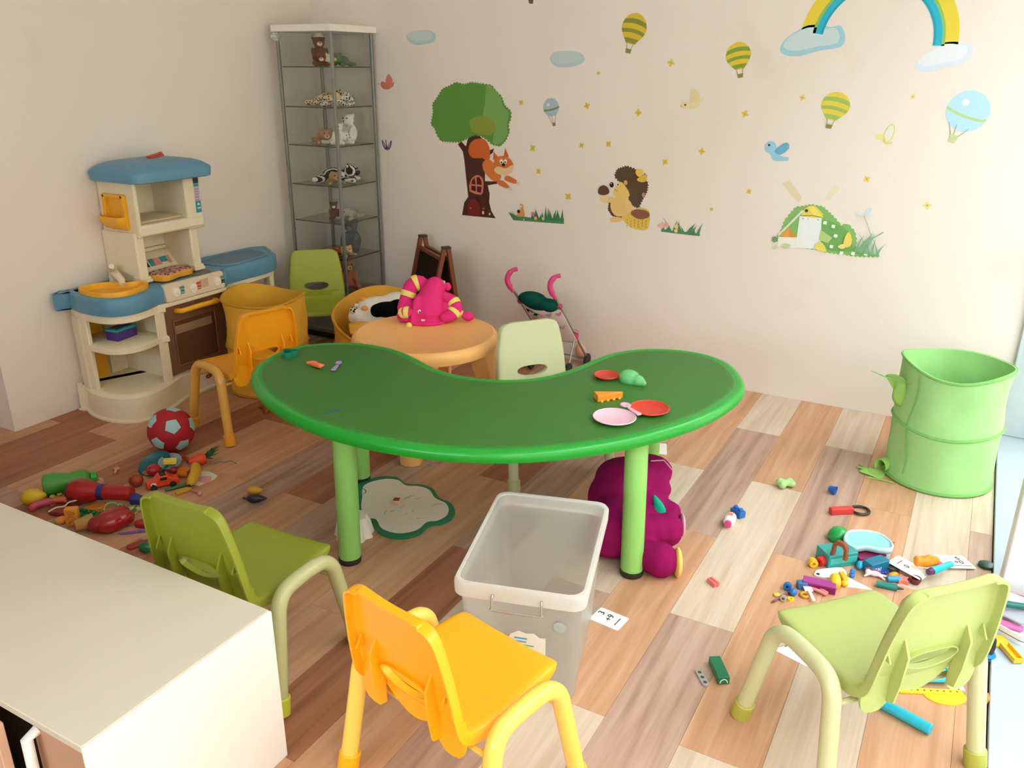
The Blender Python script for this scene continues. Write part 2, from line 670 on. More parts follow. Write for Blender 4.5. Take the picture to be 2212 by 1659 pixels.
# ------------------------------------------------------------------ chairs
def chair(label, x, y, rz, shell, tube, cap, group='moulded stacking chairs for children'):
    t = T('child_chair', label, 'chair', (x, y, 0), rz, group)
    ms = pm(shell, 0.38, 0.45, 0.06, bump=0.03, scale=120, key='chair_shell')
    mt = pm(tube, 0.25, 0.5, 0.04, key='chair_tube')
    mc = pm(cap, 0.4, 0.5, 0.08, key='chair_cap')
    prof = [(.184, .283), (.183, .296), (.172, .304), (.13, .307), (.06, .3035), (-.02, .301), (-.08, .302), (-.108, .307), (-.122, .319),
            (-.129, .34), (-.134, .37), (-.14, .41), (-.147, .46), (-.155, .51), (-.161, .547), (-.1635, .562), (-.165, .572), (-.166, .576)]
    wid = [.128, .138, .147, .152, .154, .155, .155, .1545, .154, .1535, .1525, .150, .145, .137, .1295, .122, .108, .088]
    us = [-1, -.8, -.5, -.2, 0, .2, .5, .8, 1]
    rows = []
    n = len(prof)
    for i, (py, pz) in enumerate(prof):
        a, b = prof[max(0, i - 1)], prof[min(n - 1, i + 1)]
        d = Vector((b[0] - a[0], b[1] - a[1])).normalized()
        nx, nz = -d.y, d.x                   # away from the sitter
        if nz > 0 and i < 7:
            nx, nz = -nx, -nz
        if i >= 7 and nx > 0:
            nx, nz = -nx, -nz
        fl = .03 if i > 2 else .012
        w = wid[i]
        r = [(-w - .003, py + nx * fl, pz + nz * fl), (-w - .002, py + nx * fl * .4, pz + nz * fl * .4)]
        for u in us:
            dish = (1 - u * u) * (.006 if i > 8 else .004)
            r.append((w * u, py + nx * dish, pz + nz * dish))
        r += [(w + .002, py + nx * fl * .4, pz + nz * fl * .4), (w + .003, py + nx * fl, pz + nz * fl)]
        rows.append(r)
    last = rows[-1]
    rows.append([(p[0] * 1.0, min(p[1], -.178), p[2] - .0) for p in last])
    rows.append([(p[0] * 1.0, min(p[1], -.192), p[2] - .002) for p in last])
    g = G().grid(rows)
    me = g.mesh('seat_shell', 60)
    o = bpy.data.objects.new('tmp', me)
    COL.objects.link(o)
    md = o.modifiers.new('s', 'SUBSURF')
    md.levels = md.render_levels = 1
    md = o.modifiers.new('w', 'SOLIDIFY')
    md.thickness = .006
    cm = G().prism([(.066 * math.cos(q) * (1 + .06 * math.cos(2 * q)), .375 + .028 * math.sin(q) * (1 - (.28 * math.cos(q / 1) ** 0 - .28 * math.cos(q) ** 2 if math.sin(q) > 0 else 0)) + 0) for q in [2 * PI * k / 28 for k in range(28)]], -.3, .3).mesh('cut')
    c = bpy.data.objects.new('cut', cm)
    COL.objects.link(c)
    c.rotation_euler = (PI / 2, 0, 0)
    c.location = (0, -.25, 0)
    md = o.modifiers.new('b', 'BOOLEAN')
    md.object = c
    md.operation = 'DIFFERENCE'
    dg = bpy.context.evaluated_depsgraph_get()
    dg.update()
    out = bpy.data.meshes.new_from_object(o.evaluated_get(dg))
    out.name = 'seat_shell'
    for q in (o, c):
        bpy.data.objects.remove(q)
    out.polygons.foreach_set('use_smooth', [True] * len(out.polygons))
    out.set_sharp_from_angle(angle=RAD(50))
    out.materials.clear()
    sh = obj('seat_shell', out, ms, t)
    # rim of the grip hole, ribs and the skirt below the back
    rim = []
    for q in [2 * PI * k / 28 for k in range(28)]:
        cx = .068 * math.cos(q) * (1 + .06 * math.cos(2 * q))
        cz = .375 + .030 * math.sin(q) * (1 - (.28 - .28 * math.cos(q) ** 2 if math.sin(q) > 0 else 0))
        yb = -.134 - (cz - .37) * .15
        rim.append([(cx, yb - .004, cz), (cx, yb - .02, cz), (cx * .95, yb - .02, .375 + (cz - .375) * .9), (cx * .95, yb - .004, .375 + (cz - .375) * .9)])
    rim.append(rim[0])
    obj('grip_rim', G().grid(rim, closed=True), ms, sh)
    for s in (-1, 1):
        g = G()
        pl = [(-.152, .445), (-.172, .405), (-.166, .33), (-.156, .275), (-.136, .268), (-.138, .34)]
        M = Matrix(((0, 0, 1, 0), (1, 0, 0, 0), (0, 1, 0, 0), (0, 0, 0, 1)))
        g.prism(pl, s * .083 - .003, s * .083 + .003, mat=M)
        g.prism([(-.154, .43), (-.170, .40), (-.152, .40)], s * .128 - .002, s * .128 + .002, mat=M)
        obj('rib', g, ms, sh)
        sk = [(s * .083, .35), (s * .1525, .35), (s * .156, .31), (s * .155, .28), (s * .149, .262), (s * .138, .25), (s * .12, .245), (s * .10, .247), (s * .083, .262)]
        obj('back_skirt', G().prism([(a, b) for a, b in sk], .127, .133, mat=xf((0, -.004, 0), 90)), ms, sh)
    sk = [(-.083, .346), (.083, .346), (.083, .31)] + [(.083 - .166 * k / 10, .31 - .04 * math.sin(PI * k / 10)) for k in range(1, 10)] + [(-.083, .31)]
    obj('back_skirt', G().prism(sk, .121, .126, mat=xf((0, -.004, 0), 90)), ms, sh)
    # side hoops
    for s in (-1, 1):
        pts = [(s * .217, .174, .004), (s * .2105, .148, .12), (s * .204, .122, .235), (s * .2015, .108, .285), (s * .1985, .082, .312), (s * .1965, .05, .321),
               (s * .1965, 0, .323), (s * .1965, -.05, .321), (s * .1985, -.082, .312), (s * .2015, -.103, .285), (s * .204, -.113, .235), (s * .2105, -.132, .12), (s * .217, -.152, .004)]
        pp = catmull(pts, 3, False)
        hp = obj('leg_hoop', G().tube(pp, .0205, 14), mt, t)
        for yy, dy in ((.174, -.0105), (-.152, .0095)):
            a = Vector((s * .217, yy, 0))
            d = Vector((-s * .0028, dy, .05))
            obj('foot_cap', G().tube([a, a + d * .06, a + d * .94, a + d], [.0215, .0255, .0255, .0225], 16), mc, hp)
    obj('crossbar', G().tube([(-.2, -.105, .262), (.2, -.105, .262)], .007, 8).tube([(-.2, .105, .262), (.2, .105, .262)], .007, 8).box((0, 0, .288), (.12, .2, .012)), mt, t)
    return t


def chairs():
    chair('dim olive-green chair by the cream cabinet, back towards the viewer', 2.067, -2.756, 2.1, '8b9128', 'b5b280', 'b9bc38')
    chair('bright yellow chair in front of the clear storage box', 2.796, -2.85, -11.6, 'ffae12', 'f8cf5e', 'f9b413')
    chair('lime-green chair beside the windowsill, toys scattered in front of it', 3.589, -2.28, 47.7, 'b1b96c', 'c6c394', 'aeab48')
    chair('amber-yellow chair drawn up to the play kitchen beside the red ball', .855, -1.548, 76.6, 'f5a417', 'd9a049', 'e59b25')
    chair('pale mint chair in the inner curve of the kidney table', 2.225, -1.28, -127.6, 'c6cba2', 'c4c39a', 'b9b98a')
    chair('olive-green chair standing against the glass cabinet', .475, -.655, -138.9, '9ea832', 'b9b788', 'a9ac3c')


# ------------------------------------------------------------------ round table
def round_table():
    t = T('round_table', 'round peach plastic play table with stubby flared legs', 'table', (1.61, -1.24, 0))
    m = pm('f3b871', 0.4, 0.45, 0.04, key='peach')
    mt = pm('d89f6c', 0.45, 0.4, 0.07, bump=0.05, key='peach_top')
    dz = Matrix.Translation((0, 0, -.01))
    obj('rim', G().lathe([(.24, .425), (.30, .42), (.312, .426), (.318, .445), (.316, .466), (.308, .478), (.296, .482), (.288, .4785)], 56, mat=dz), m, t)
    obj('tabletop', G().lathe([(1e-6, .43), (.28, .43), (.289, .4785), (.27, .4775), (1e-6, .4775)], 56, mat=dz), mt, t)
    for a in (-68, 22, 112, 202):
        g = G()
        rows = []
        for z, r0, w, d in ((0, .345, .044, .045), (.12, .325, .046, .048), (.24, .305, .054, .055), (.34, .278, .072, .06), (.40, .275, .105, .062), (.43, .275, .12, .062)):
            rows.append([(r0 + d * (.55 if abs(k) < 2 else .35) - .012 * k * k / 4, w * k / 2, z) for k in (-2, -1, 0, 1, 2)] + [(r0 - d, w * k / 2, z) for k in (2, 0, -2)])
        g.grid(rows, closed=True, caps=True, mat=Matrix.Diagonal((1, 1, .975, 1)))
        obj('leg', g, m, t, rot=(0, 0, a), bevel=.004)


# ------------------------------------------------------------------ glass corner cabinet
def cabinet():
    t = T('display_cabinet', 'tall glass display cabinet in the corner with white top and grey posts', 'cabinet', (.27, -.2, 0))
    mm = pm('8f928c', 0.35, 0.5, 0.05, metal=0.6, key='post')
    mg = glassy('fbfcfb', key='cabinet_glass')
    ms = glassy('f0f4f0', key='shelf_glass')
    wh = pm('f0ece2', 0.45, 0.4, key='cabinet_white')
    X0, X1, Y0, Y1 = .08 - .27, .456 - .27, -.375 + .2, -.03 + .2
    top = obj('top_panel', G().box(((X0 + X1) / 2, (Y0 + Y1) / 2, 1.7395), (.42, .395, .035)), wh, t, bevel=.002)
    obj('badge', G().prism(circle(0, 0, .012, 16, .007), 0, .001, mat=xf((X1 - .02, -.3655 + .2 - .008, 1.74), 90)), pm('8a8478', .4, metal=.5), top)
    obj('base_panel', G().box(((X0 + X1) / 2, (Y0 + Y1) / 2, .05), (.41, .385, .022)), pm('8d8a84', .4), t, bevel=.002)
    obj('plinth', G().box(((X0 + X1) / 2, (Y0 + Y1) / 2, .02), (.37, .345, .04)), pm('2b2a28', .6), t)
    for x, y in ((X0, Y0), (X1, Y0), (X1, Y1), (X0, Y1)):
        po = obj('post', G().prism(rrect(.017, .017, .004, 2, x, y), .06, 1.722), mm, t)
    obj('hinge', G().box((X0 + .006, Y0 - .014, 1.698), (.034, .018, .04)).tube([(X0 - .014, Y0 - .026, 1.70), (X0 + .026, Y0 - .026, 1.70)], .012, 12), pm('dededc', .2, metal=.7), t)
    for x, y, dx, dy in (((X0 + X1) / 2, Y0, .36, .004), (X1, (Y0 + Y1) / 2, .004, .328), (X0, (Y0 + Y1) / 2, .004, .328), ((X0 + X1) / 2, Y1, .36, .004)):
        obj('glass_panel', G().box((x, y, .892), (dx, dy, 1.658)), mg, t)
    for z in SHELVES:
        s = obj('shelf', G().box(((X0 + X1) / 2, (Y0 + Y1) / 2, z), (.358, .328, .005)), ms, t)
        obj('shelf_edge', G().box(((X0 + X1) / 2, Y0 + .0065, z), (.34, .003, .0062)).box((X1 - .0065, (Y0 + Y1) / 2, z), (.003, .31, .0062)), pm('3e473f', .2), s)


SHELVES = (1.544, 1.334, 1.127, .908, .70, .491, .275)


# ------------------------------------------------------------------ cream cabinet, near
def low_cabinet():
    t = T('low_cabinet', 'low cream-topped cabinet with bare white end panel', 'cabinet', (1.4, -3.225, 0))
    wh = pm('f3f1ec', 0.5, 0.35, 0.015, key='cabinet_panel')
    tp = pm('d9cdb9', 0.5, 0.35, 0.02, bump=0.03, scale=200, key='cabinet_top')
    obj('gap_shade', G().box((.60, -.1935, .2), (.42, .003, .375)), pm('3a241b', .8), t)  # dark sheet on the closed front, painted as shade inside the door gap
    fr = pm('c79a80', 0.45, 0.35, 0.12, scale=8, key='door_pink')
    obj('carcass', G().box((.0, .015, .2), (1.97, .415, .4)), wh, t)
    obj('end_panel', G().box((.9965, .0, .2055), (.007, .466, .411)), wh, t, bevel=.0015)
    obj('top', G().box((-.0035, .0, .405), (1.993, .464, .016)), tp, t, bevel=.0015)
    for k, (x0, x1) in enumerate(((.81, .975), (.24, .605))):
        if k == 0:
            d = obj('door', G().box(((x0 + x1) / 2, -.205, .2), (x1 - x0, .018, .375)), fr, t, bevel=.002)
            hx = x0 + .014
            obj('handle', G().tube([(hx, -.214, .36), (hx, -.236, .355), (hx, -.238, .24), (hx, -.236, .12), (hx, -.214, .115)], .011, 10), pm('f5f5f3', .3), d)
        else:
            d = obj('door', G().box((.195, -.009, 0), (.39, .018, .375)), pm('dcae90', .45, .35, .1, scale=8, key='door_peach'), t, loc=(.395, -.215, .2), rot=(0, 0, -5), bevel=.002, label='peach door standing ajar')
            obj('handle', G().tube([(.31, -.018, .15), (.31, -.04, .145), (.31, -.042, .05), (.31, -.04, -.05), (.31, -.018, -.06)], .011, 10), pm('f5f5f3', .3), d)


# ------------------------------------------------------------------ clear storage box
def storage_box():
    t = T('storage_box', 'empty frosted clear storage box with wire handle, standing under the kidney table edge', 'box', (2.733, -2.345, 0), 16)
    m = glassy('fcfbfa', .70, .2, key='frosted')
    mr = glassy('ffffff', .2, .2, key='frosted_rim')
    a, b, h = .165, .245, .352
    rows = []
    for s, z in ((.80, .004), (.83, 0), (.835, .006), (.88, .12), (.945, .30), (.95, h)):
        rows.append([(x, y, z) for x, y in rrect(2 * a * s, 2 * b * s, .035)])
    g = G().grid(rows[1:], closed=True)
    g.add(rows[1], [tuple(range(len(rows[1])))])
    obj('walls', g, m, t, solid=.0025)
    rows = [[(x, y, z) for x, y in rrect(2 * a * s + e, 2 * b * s + e, .035)] for s, e, z in ((.95, .002, h - .035), (1, .006, h - .035), (1, .008, h - .004), (.99, .004, h + .004), (.96, .0, h + .004), (.955, 0, h - .006))]
    obj('rim', G().grid(rows, closed=True), mr, t)
    wire = [(-.06, -b + .0, h - .02), (-.062, -b - .008, h - .02), (-.062, -b - .012, h - .048), (-.055, -b - .012, h - .056), (.055, -b - .012, h - .056), (.062, -b - .012, h - .048), (.062, -b - .008, h - .02), (.06, -b + .0, h - .02)]
    obj('handle', G().tube(catmull(wire, 4, False), .0032, 8), pm('b9b7b4', .3, metal=.6), t)
    lb = obj('label_sheet', G().prism([(.0, .08), (.10, .08), (.10, .215), (.085, .213), (.07, .225), (.05, .222), (.03, .228), (.01, .215), (.0, .19)], 0, .0006, mat=xf((0, 0, 0), 90)), pm('f1efe6', .6), t, loc=(-.03, -b * .845 - .004, .0), rot=(5, 0, 0))
    cols = ('4fa6cf', '6fb3d6', '7dbb97', 'e0705c')
    for k in range(11):
        y = .205 - k * .0105
        w = .03 + .05 * rnd.random()
        obj('print_line', G().box((.012 + w / 2 + .01 * rnd.random(), -.001, y), (w, .0006, .0045)), pm(cols[3 if k > 8 else k % 3], .6), lb)
    obj('stamp', G().lathe([(.010, 0), (.016, 0), (.016, .001), (.010, .001)], 18, mat=xf((.105, -b * .84 - .0265, .255), 95)), pm('a9b9b6', .4), t)


kidney_table()
chairs()
round_table()
cabinet()
low_cabinet()
storage_box()

# ------------------------------------------------------------------ play kitchen
def kitchen():
    rx, ry = .2, -1.28
    t = T('play_kitchen', 'cream plastic play kitchen with blue counter and hood, standing against the wall', 'play kitchen', (rx, ry, 0))
    at = dict(parent=t, loc=(-rx, -ry, 0))
    cr = pm('e9dcc0', .42, .4, .05, key='kitchen_cream')
    bl = pm('5f93b2', .4, .4, .08, key='kitchen_blue')
    ye = pm('f0ad25', .35, .45, .05, key='kitchen_yellow')
    br = pm('7a5643', .22, .5, .1, key='oven_brown')
    bd = pm('5a3d2e', .18, .5, .1, key='oven_glass')
    na = pm('1c3347', .3)
    te = pm('2e93a0', .4)
    pk = pm('d78f8c', .5)
    foot = [(.02, -1.80), (.06, -1.835), (.16, -1.87), (.28, -1.87), (.37, -1.83), (.405, -1.76), (.40, -1.68), (.375, -1.60), (.345, -1.53), (.33, -1.45), (.325, -1.20), (.31, -1.17), (.02, -1.17)]
    top = [(.02, -1.80), (.06, -1.835), (.16, -1.862), (.28, -1.862), (.36, -1.83), (.395, -1.76), (.39, -1.68), (.367, -1.61), (.357, -1.55), (.36, -1.21), (.35, -1.17), (.335, -1.13), (.33, -.86), (.30, -.77), (.22, -.70), (.02, -.69)]

    def smooth(P, k=3):
        return [(p.x, p.y) for p in catmull([(x, y, 0) for x, y in P], k)]

    def slab(P, levels, inset_c=(.2, -1.5)):
        g = G()
        Q = smooth(P)
        rows = []
        for d, z in levels:
            r = []
            n = len(Q)
            for i in range(n):
                a, b = Vector(Q[i - 1]), Vector(Q[(i + 1) % n])
                dv = (b - a).normalized()
                nn = Vector((-dv.y, dv.x))
                r.append((max(.005, Q[i][0] + nn.x * d), Q[i][1] + nn.y * d, z))
            rows.append(r)
        g.grid(rows, closed=True, caps=True)
        return g
    base = obj('base', slab(foot, ((-.012, 0), (-.012, .008), (0, .014), (0, .115), (.012, .128), (.03, .132))), cr, **at)
    obj('badge', G().tube([(.0, .017 * math.cos(q), .009 * math.sin(q)) for q in [2 * PI * k / 16 for k in range(16)]], .003, 6, closed=True).box((0, 0, 0), (.002, .02, .004)), pm('7a3326', .4), base, loc=(0.33,-1.339,0.066))
    # shelf tower at the rounded end
    tower = [(.02, -1.79), (.06, -1.825), (.16, -1.852), (.28, -1.852), (.35, -1.82), (.383, -1.755), (.378, -1.68), (.36, -1.61), (.345, -1.56), (.02, -1.56)]
    obj('shelf', slab(tower, ((.01, .318), (0, .324), (0, .345), (.01, .352))), cr, **at)
    obj('shelf', slab(tower, ((.01, .462), (0, .468), (0, .505))), cr, **at)
    for pts in ([(.06, -1.80), (.05, -1.825), (.13, -1.848), (.175, -1.852), (.175, -1.83), (.12, -1.82)], [(.335, -1.61), (.362, -1.63), (.358, -1.57), (.33, -1.565)]):
        obj('post', G().prism(pts, .12, .48), cr, bevel=.006, **at)
    obj('back_panel', G().box((.028, -1.745, .30), (.02, .13, .35)), ye, **at)
    obj('side_shell', G().prism([(.012, -1.80), (.05, -1.835), (.13, -1.857), (.13, -1.845), (.055, -1.822), (.012, -1.79)], .125, .47).box((.013, -1.68, .30), (.008, .24, .36)), cr, **at)
    obj('back_panel', G().box((.025, -1.61, .30), (.02, .11, .36)).box((.045, -1.52, .068), (.08, .64, .127)), cr, **at)
    # oven
    obj('oven_body', G().box((.165, -1.375, .31), (.31, .40, .40)), cr, bevel=.006, **at)
    dr = obj('oven_door', G().prism(rrect(.385, .36, .02, 3), 0, .02, mat=Matrix(((0, 0, 1, .32), (1, 0, 0, -1.382), (0, 1, 0, .318), (0, 0, 0, 1)))), br, bevel=.004, **at)
    win = G()
    for y, z, w, h in ((-1.39, .40, .25, .008), (-1.39, .175, .25, .008), (-1.515, .287, .008, .23), (-1.262, .287, .008, .23)):
        win.box((.342, y, z), (.008, w, h))
    obj('window_frame', win, br, dr, bevel=.002)
    obj('oven_window', G().box((.3405, -1.39, .287), (.003, .245, .215)), bd, dr)
    obj('oven_rack', G().box((.3425, -1.40, .355), (.002, .225, .04)), pm('9a7c63', .4), dr)
    hd = [(.34, -1.49, .448), (.36, -1.487, .45), (.372, -1.475, .45), (.375, -1.37, .452), (.372, -1.27, .449), (.36, -1.258, .449), (.34, -1.255, .447)]
    obj('handle', G().tube(catmull(hd, 3, False), .013, 10), ye, dr)
    # counter
    ct = obj('counter', slab(top, ((.015, .5), (.003, .503), (0, .512), (0, .568), (.004, .578), (.014, .584), (.028, .584), (.032, .58))), bl, **at)
    obj('burner', G().lathe([(.03, 0), (.07, 0), (.07, .002), (.065, .004), (.03, .004)], 28, mat=xf((.25, -1.27, .580))), pm('6b6660', .5), ct)
    obj('tray_well', G().prism(smooth([(.09, -1.10), (.27, -1.09), (.285, -.95), (.26, -.80), (.20, -.755), (.07, -.76)]), .579, .583), pm('5c7f95', .45, .3, .1), ct)
    obj('tray_rim', G().tube([(x, y, .583) for x, y in smooth([(.09, -1.10), (.27, -1.09), (.285, -.95), (.26, -.80), (.20, -.755), (.07, -.76)])], .006, 6, closed=True), bl, ct)
    # sink
    sk = smooth([(.10, -1.80), (.18, -1.84), (.29, -1.835), (.355, -1.78), (.355, -1.70), (.31, -1.60), (.255, -1.575), (.235, -1.61), (.19, -1.66), (.12, -1.70)])
    c = Vector((.24, -1.74, 0))

    def sc(P, k, z):
        return [tuple(c + (Vector((x, y, 0)) - c) * k + Vector((0, 0, z))) for x, y in P]
    g = G().grid([sc(sk, 1.0, .575), sc(sk, 1.01, .598), sc(sk, .98, .605), sc(sk, .92, .604), sc(sk, .88, .596), sc(sk, .78, .583)], closed=True)
    g.add(sc(sk, .78, .583), [tuple(range(len(sk)))])
    obj('sink', g, ye, **at)
    fc = [(.09, -1.62, .58), (.09, -1.62, .612), (.11, -1.63, .612), (.19, -1.66, .604)]
    g = G().tube([(.075, -1.60, .575), (.08, -1.60, .618), (.12, -1.62, .628), (.21, -1.66, .616), (.225, -1.668, .60)], [.024, .024, .019, .016, .013], 10)
    g.tube([(.08, -1.60, .61), (.085, -1.605, .645), (.115, -1.63, .66), (.14, -1.65, .672)], [.023, .021, .016, .012], 10).ell((.08, -1.60, .61), .026)
    obj('faucet', g, cr, **at)
    # control panel
    cp = obj('control_panel', G().prism(rrect(.355, .085, .012, 3), 0, .03, mat=Matrix(((0, -.12, 1, .342), (1, 0, 0, -1.381), (0, 1, .12, .545), (0, 0, 0, 1)))), pm('dccbb2', .45, .3), bevel=.004, **at)
    obj('panel_frame', G().box((.352, -1.381, .493), (.035, .385, .022)), cr, bevel=.006, **at)
    for y, deco in ((-1.50, te), (-1.40, pm('c9533f', .4)), (-1.25, pm('4f9a86', .4))):
        kn = obj('knob', G().lathe([(.022, 0), (.021, .008), (.0, .0085)], 20, mat=xf((.371, y, .545), 0, 90)).box((.381, y, .545), (.005, .03, .003), mat=Matrix.Identity(4)), pm('efe9dc', .4), cp)
        g = G()
        for k in range(3):
            g.box((.3735, y + .036, .53 + .0155 * k), (.0012, .024, .012))
        obj('dial_print', g, deco, cp)
    obj('dial_print', G().box((.3735, -1.214, .538), (.0012, .02, .016)), pm('d9685c', .4), cp)
    obj('dial_print', G().box((.3732, -1.33, .553), (.001, .05, .045)), pm('cbb08f', .4), cp)
    # right-hand side table legs
    for x, y in ((.27, -.80), (.05, -.73)):
        obj('leg', G().prism(rrect(.05, .035, .01, 2, x, y), 0, .5), cr, **at)
    obj('apron', slab([(.02, -1.16), (.31, -1.16), (.315, -.86), (.285, -.78), (.21, -.72), (.02, -.71)], ((.005, .475), (0, .48), (0, .503))), cr, **at)
    obj('side_panel', G().prism([(-1.17, .13), (-1.05, .13), (-1.05, .42), (-1.075, .47), (-1.17, .48)], .02, .04, mat=Matrix(((0, 0, 1, 0), (1, 0, 0, 0), (0, 1, 0, 0), (0, 0, 0, 1)))), ye, **at)
    # upper part
    for y in (-1.553, -1.237):
        up = obj('upright', G().box((.12, y, .70), (.235, .05, .24)), cr, bevel=.008, **at)
        obj('upright_foot', G().box((.215, y, .594), (.07, .066, .016)).box((.215, y, .607), (.06, .058, .012)), cr, up, bevel=.003)
    obj('back_rail', G().box((.03, -1.395, .74), (.02, .30, .08)).box((.03, -1.395, .69), (.03, .30, .018)), cr, bevel=.005, **at)
    sp = obj('splashback', G().prism([(.02, .58), (.13, .58), (.125, .60), (.06, .672), (.02, .68)], -1.53, -1.26, mat=Matrix(((1, 0, 0, 0), (0, 0, 1, 0), (0, 1, 0, 0), (0, 0, 0, 1)))), cr, **at)
    ms = Matrix(((0, -.67, .74, .0955), (1, 0, 0, -1.40), (0, .74, .67, .637), (0, 0, 0, 1)))
    obj('display', G().box((-.065, 0, 0), (.09, .042, .003), mat=ms), na, sp)
    obj('display', G().box((.002, .0, 0), (.022, .04, .003), mat=ms), te, sp)
    obj('display', G().box((.075, .006, .0), (.04, .03, .003), mat=ms), te, sp)
    obj('display', G().box((.035, .0, 0), (.04, .04, .003), mat=ms), pk, sp)
    obj('display', G().box((.105, .0, 0), (.018, .042, .003), mat=ms), pk, sp)
    obj('side_wall', G().box((.132, -1.555, .925), (.255, .022, .26)), cr, bevel=.008, **at)
    obj('side_wall', G().box((.132, -1.232, .925), (.255, .098, .26)), cr, bevel=.008, **at)
    obj('box_floor', G().box((.134, -1.373, .828), (.258, .385, .055)), cr, bevel=.012, **at)
    obj('back_panel', G().box((.015, -1.33, .95), (.02, .12, .2)).box((.03, -1.40, .95), (.03, .03, .2)), cr, bevel=.003, **at)
    g = G()
    for k in range(7):
        g.tube([(.03 + .032 * k, -1.54, .862), (.03 + .032 * k, -1.285, .862)], .007, 6)
    obj('oven_rack', g, pm('cdb795', .5), **at)
    kp = obj('keypad', G().box((.261, -1.212, .955), (.003, .03, .17)), pm('cdbccb', .45), bevel=.001, **at)
    obj('display', G().box((.2635, -1.212, 1.026), (.002, .03, .028)), na, kp)
    obj('key', G().box((.2635, -1.212, 1.003), (.002, .028, .014)).box((.2635, -1.212, .90), (.002, .03, .055)), te, kp)
    g = G()
    for a in range(5):
        for b in range(3):
            g.box((.263, -1.221 + .009 * b, .985 - .013 * a), (.003, .006, .008))
    obj('key', g, pm('b58fb4', .5), kp)
    obj('key', G().box((.265, -1.212, .893), (.002, .02, .006)).box((.265, -1.212, .912), (.002, .012, .010)), pm('d5e6ea', .5), kp)
    hood = []
    for d, z in ((-.012, 1.048), (0, 1.052), (.004, 1.09), (0, 1.098), (-.03, 1.118), (-.07, 1.132), (-.12, 1.14)):
        hood.append([(.165 + x * (1 if d > -.03 else 1), -1.377 + y, z) for x, y in rrect(.34 + d * 1.6, .455 + d * 2, max(.01, .05 + d * .4), 5)])
    obj('hood', G().grid(hood, closed=True, caps=True), bl, **at)
    # phone holder on the side
    g = G()
    M = Matrix(((1, 0, 0, 0), (0, 0, -1, -1.564), (0, 1, 0, 0), (0, 0, 0, 1)))
    g.prism([(.06, .99), (.06, .835), (.20, .835), (.20, .99)], 0, .006, mat=M)
    for x in (.065, .195):
        g.prism([(x - .01, .99), (x - .01, .835), (x + .01, .835), (x + .01, .99)], 0, .022, mat=M)
    g.box((.13, -1.575, .985), (.14, .022, .016))
    rows = []
    for z, o, w in ((.83, .012, .055), (.85, .045, .066), (.88, .06, .072), (.895, .058, .072)):
        rows.append([(.13 - w, -1.564, z), (.13 - w, -1.564 - o * .7, z), (.13 - w * .8, -1.564 - o, z), (.13 + w * .8, -1.564 - o, z), (.13 + w, -1.564 - o * .7, z), (.13 + w, -1.564, z)])
    g.grid(rows)
    g.add([p for p in rows[0]], [(5, 4, 3, 2, 1, 0)])
    obj('phone_holder', g, ye, bevel=.002, **at)
    # things on it
    p = (0.24,-1.704,0.316)
    b = T('toy_box', 'small purple box with teal lid on the play kitchen shelf', 'box', (p[0] - .03, p[1], .352), 8)
    obj('body', G().box((0, 0, .022), (.07, .12, .044)), pm('4a2f86', .4), b, bevel=.003)
    obj('lid', G().box((0, 0, .049), (.074, .124, .012)), pm('2d9ea0', .35), b, bevel=.003)
    obj('lid_inset', G().box((0, 0, .0555), (.045, .085, .003)), pm('2c3566', .4), b)
    b = T('toy_sandwich', 'yellow toy bread slice with patterned top on the blue counter', 'toy', (.235, -1.405, .584), 8)
    sh = smooth([(-.05, -.10), (.05, -.105), (.06, -.04), (.05, .0), (.06, .05), (.045, .10), (-.05, .10), (-.06, 0)])
    obj('crust', G().prism(sh, 0, .03), pm('e7a22f', .5), b, bevel=.006)
    obj('filling', G().prism([(x * .92, y * .95) for x, y in sh], .03, .036), spotted('d6a392', '7a4a55', 60, .42, key='topping'), b)
    g = G().tube([(0, -.035, .006), (0, 0, .012), (.006, .045, .022)], .006, 6).tube([(.014, -.03, .006), (.014, .01, .008), (.01, .05, .012)], .005, 6)
    tag(obj('toy_clip', g, pm('c4463c', .4), None, (.17, -1.36, 1.138)), 'small red plastic clip lying on the blue kitchen hood', 'clip')


# ------------------------------------------------------------------ fabric hampers
def hamper(label, x, y, r, h, c, seam, rz=0, near_drop=0.0, fold=.006, seed=1, group=None):
    t = T('fabric_hamper', label, 'hamper', (x, y, 0), rz, group)
    q = random.Random(seed)
    ph = [q.random() * 6.28 for _ in range(6)]
    m = pm(c, .75, .2, .05, bump=.15, scale=40, key='hamper_cloth')
    m2 = pm(seam, .7, .2, .05, key='hamper_seam')
    n = 56

    def pt(a, z, dr=0):
        k = z / h
        zz = z - near_drop * k * k * (.5 + .5 * math.cos(a)) + .012 * k * math.sin(2 * a + ph[0]) + .008 * k * math.sin(3 * a + ph[1])
        env = math.sin(2 * PI * k) ** 2
        rr = r + dr + fold * env * (math.sin(5 * a + ph[2] + 4 * k) + .6 * math.sin(9 * a + ph[3] - 6 * k)) - .006 * env
        return (rr * math.cos(a), rr * math.sin(a), zz)
    rows = [[pt(2 * PI * i / n, h * k / 16) for i in range(n)] for k in range(17)]
    inner = [[pt(2 * PI * i / n, h * k / 16, -.005) for i in range(n)] for k in range(16, 0, -1)]
    g = G().grid(rows + inner, closed=True)
    g.add([(p[0] * .98, p[1] * .98, .004) for p in rows[0]], [tuple(range(n))])
    g.add(rows[0], [tuple(reversed(range(n)))])
    obj('cloth', g, m, t)
    for z, w in ((.008, .006), (h * .5, .0055), (h - .004, .006)):
        obj('hoop', G().tube([pt(2 * PI * i / n, z, .002) for i in range(n)], w, 6, closed=True), m2, t)
    sm = [pt(0, h * k / 14, .002) for k in range(15)]
    return t, m, m2, pt


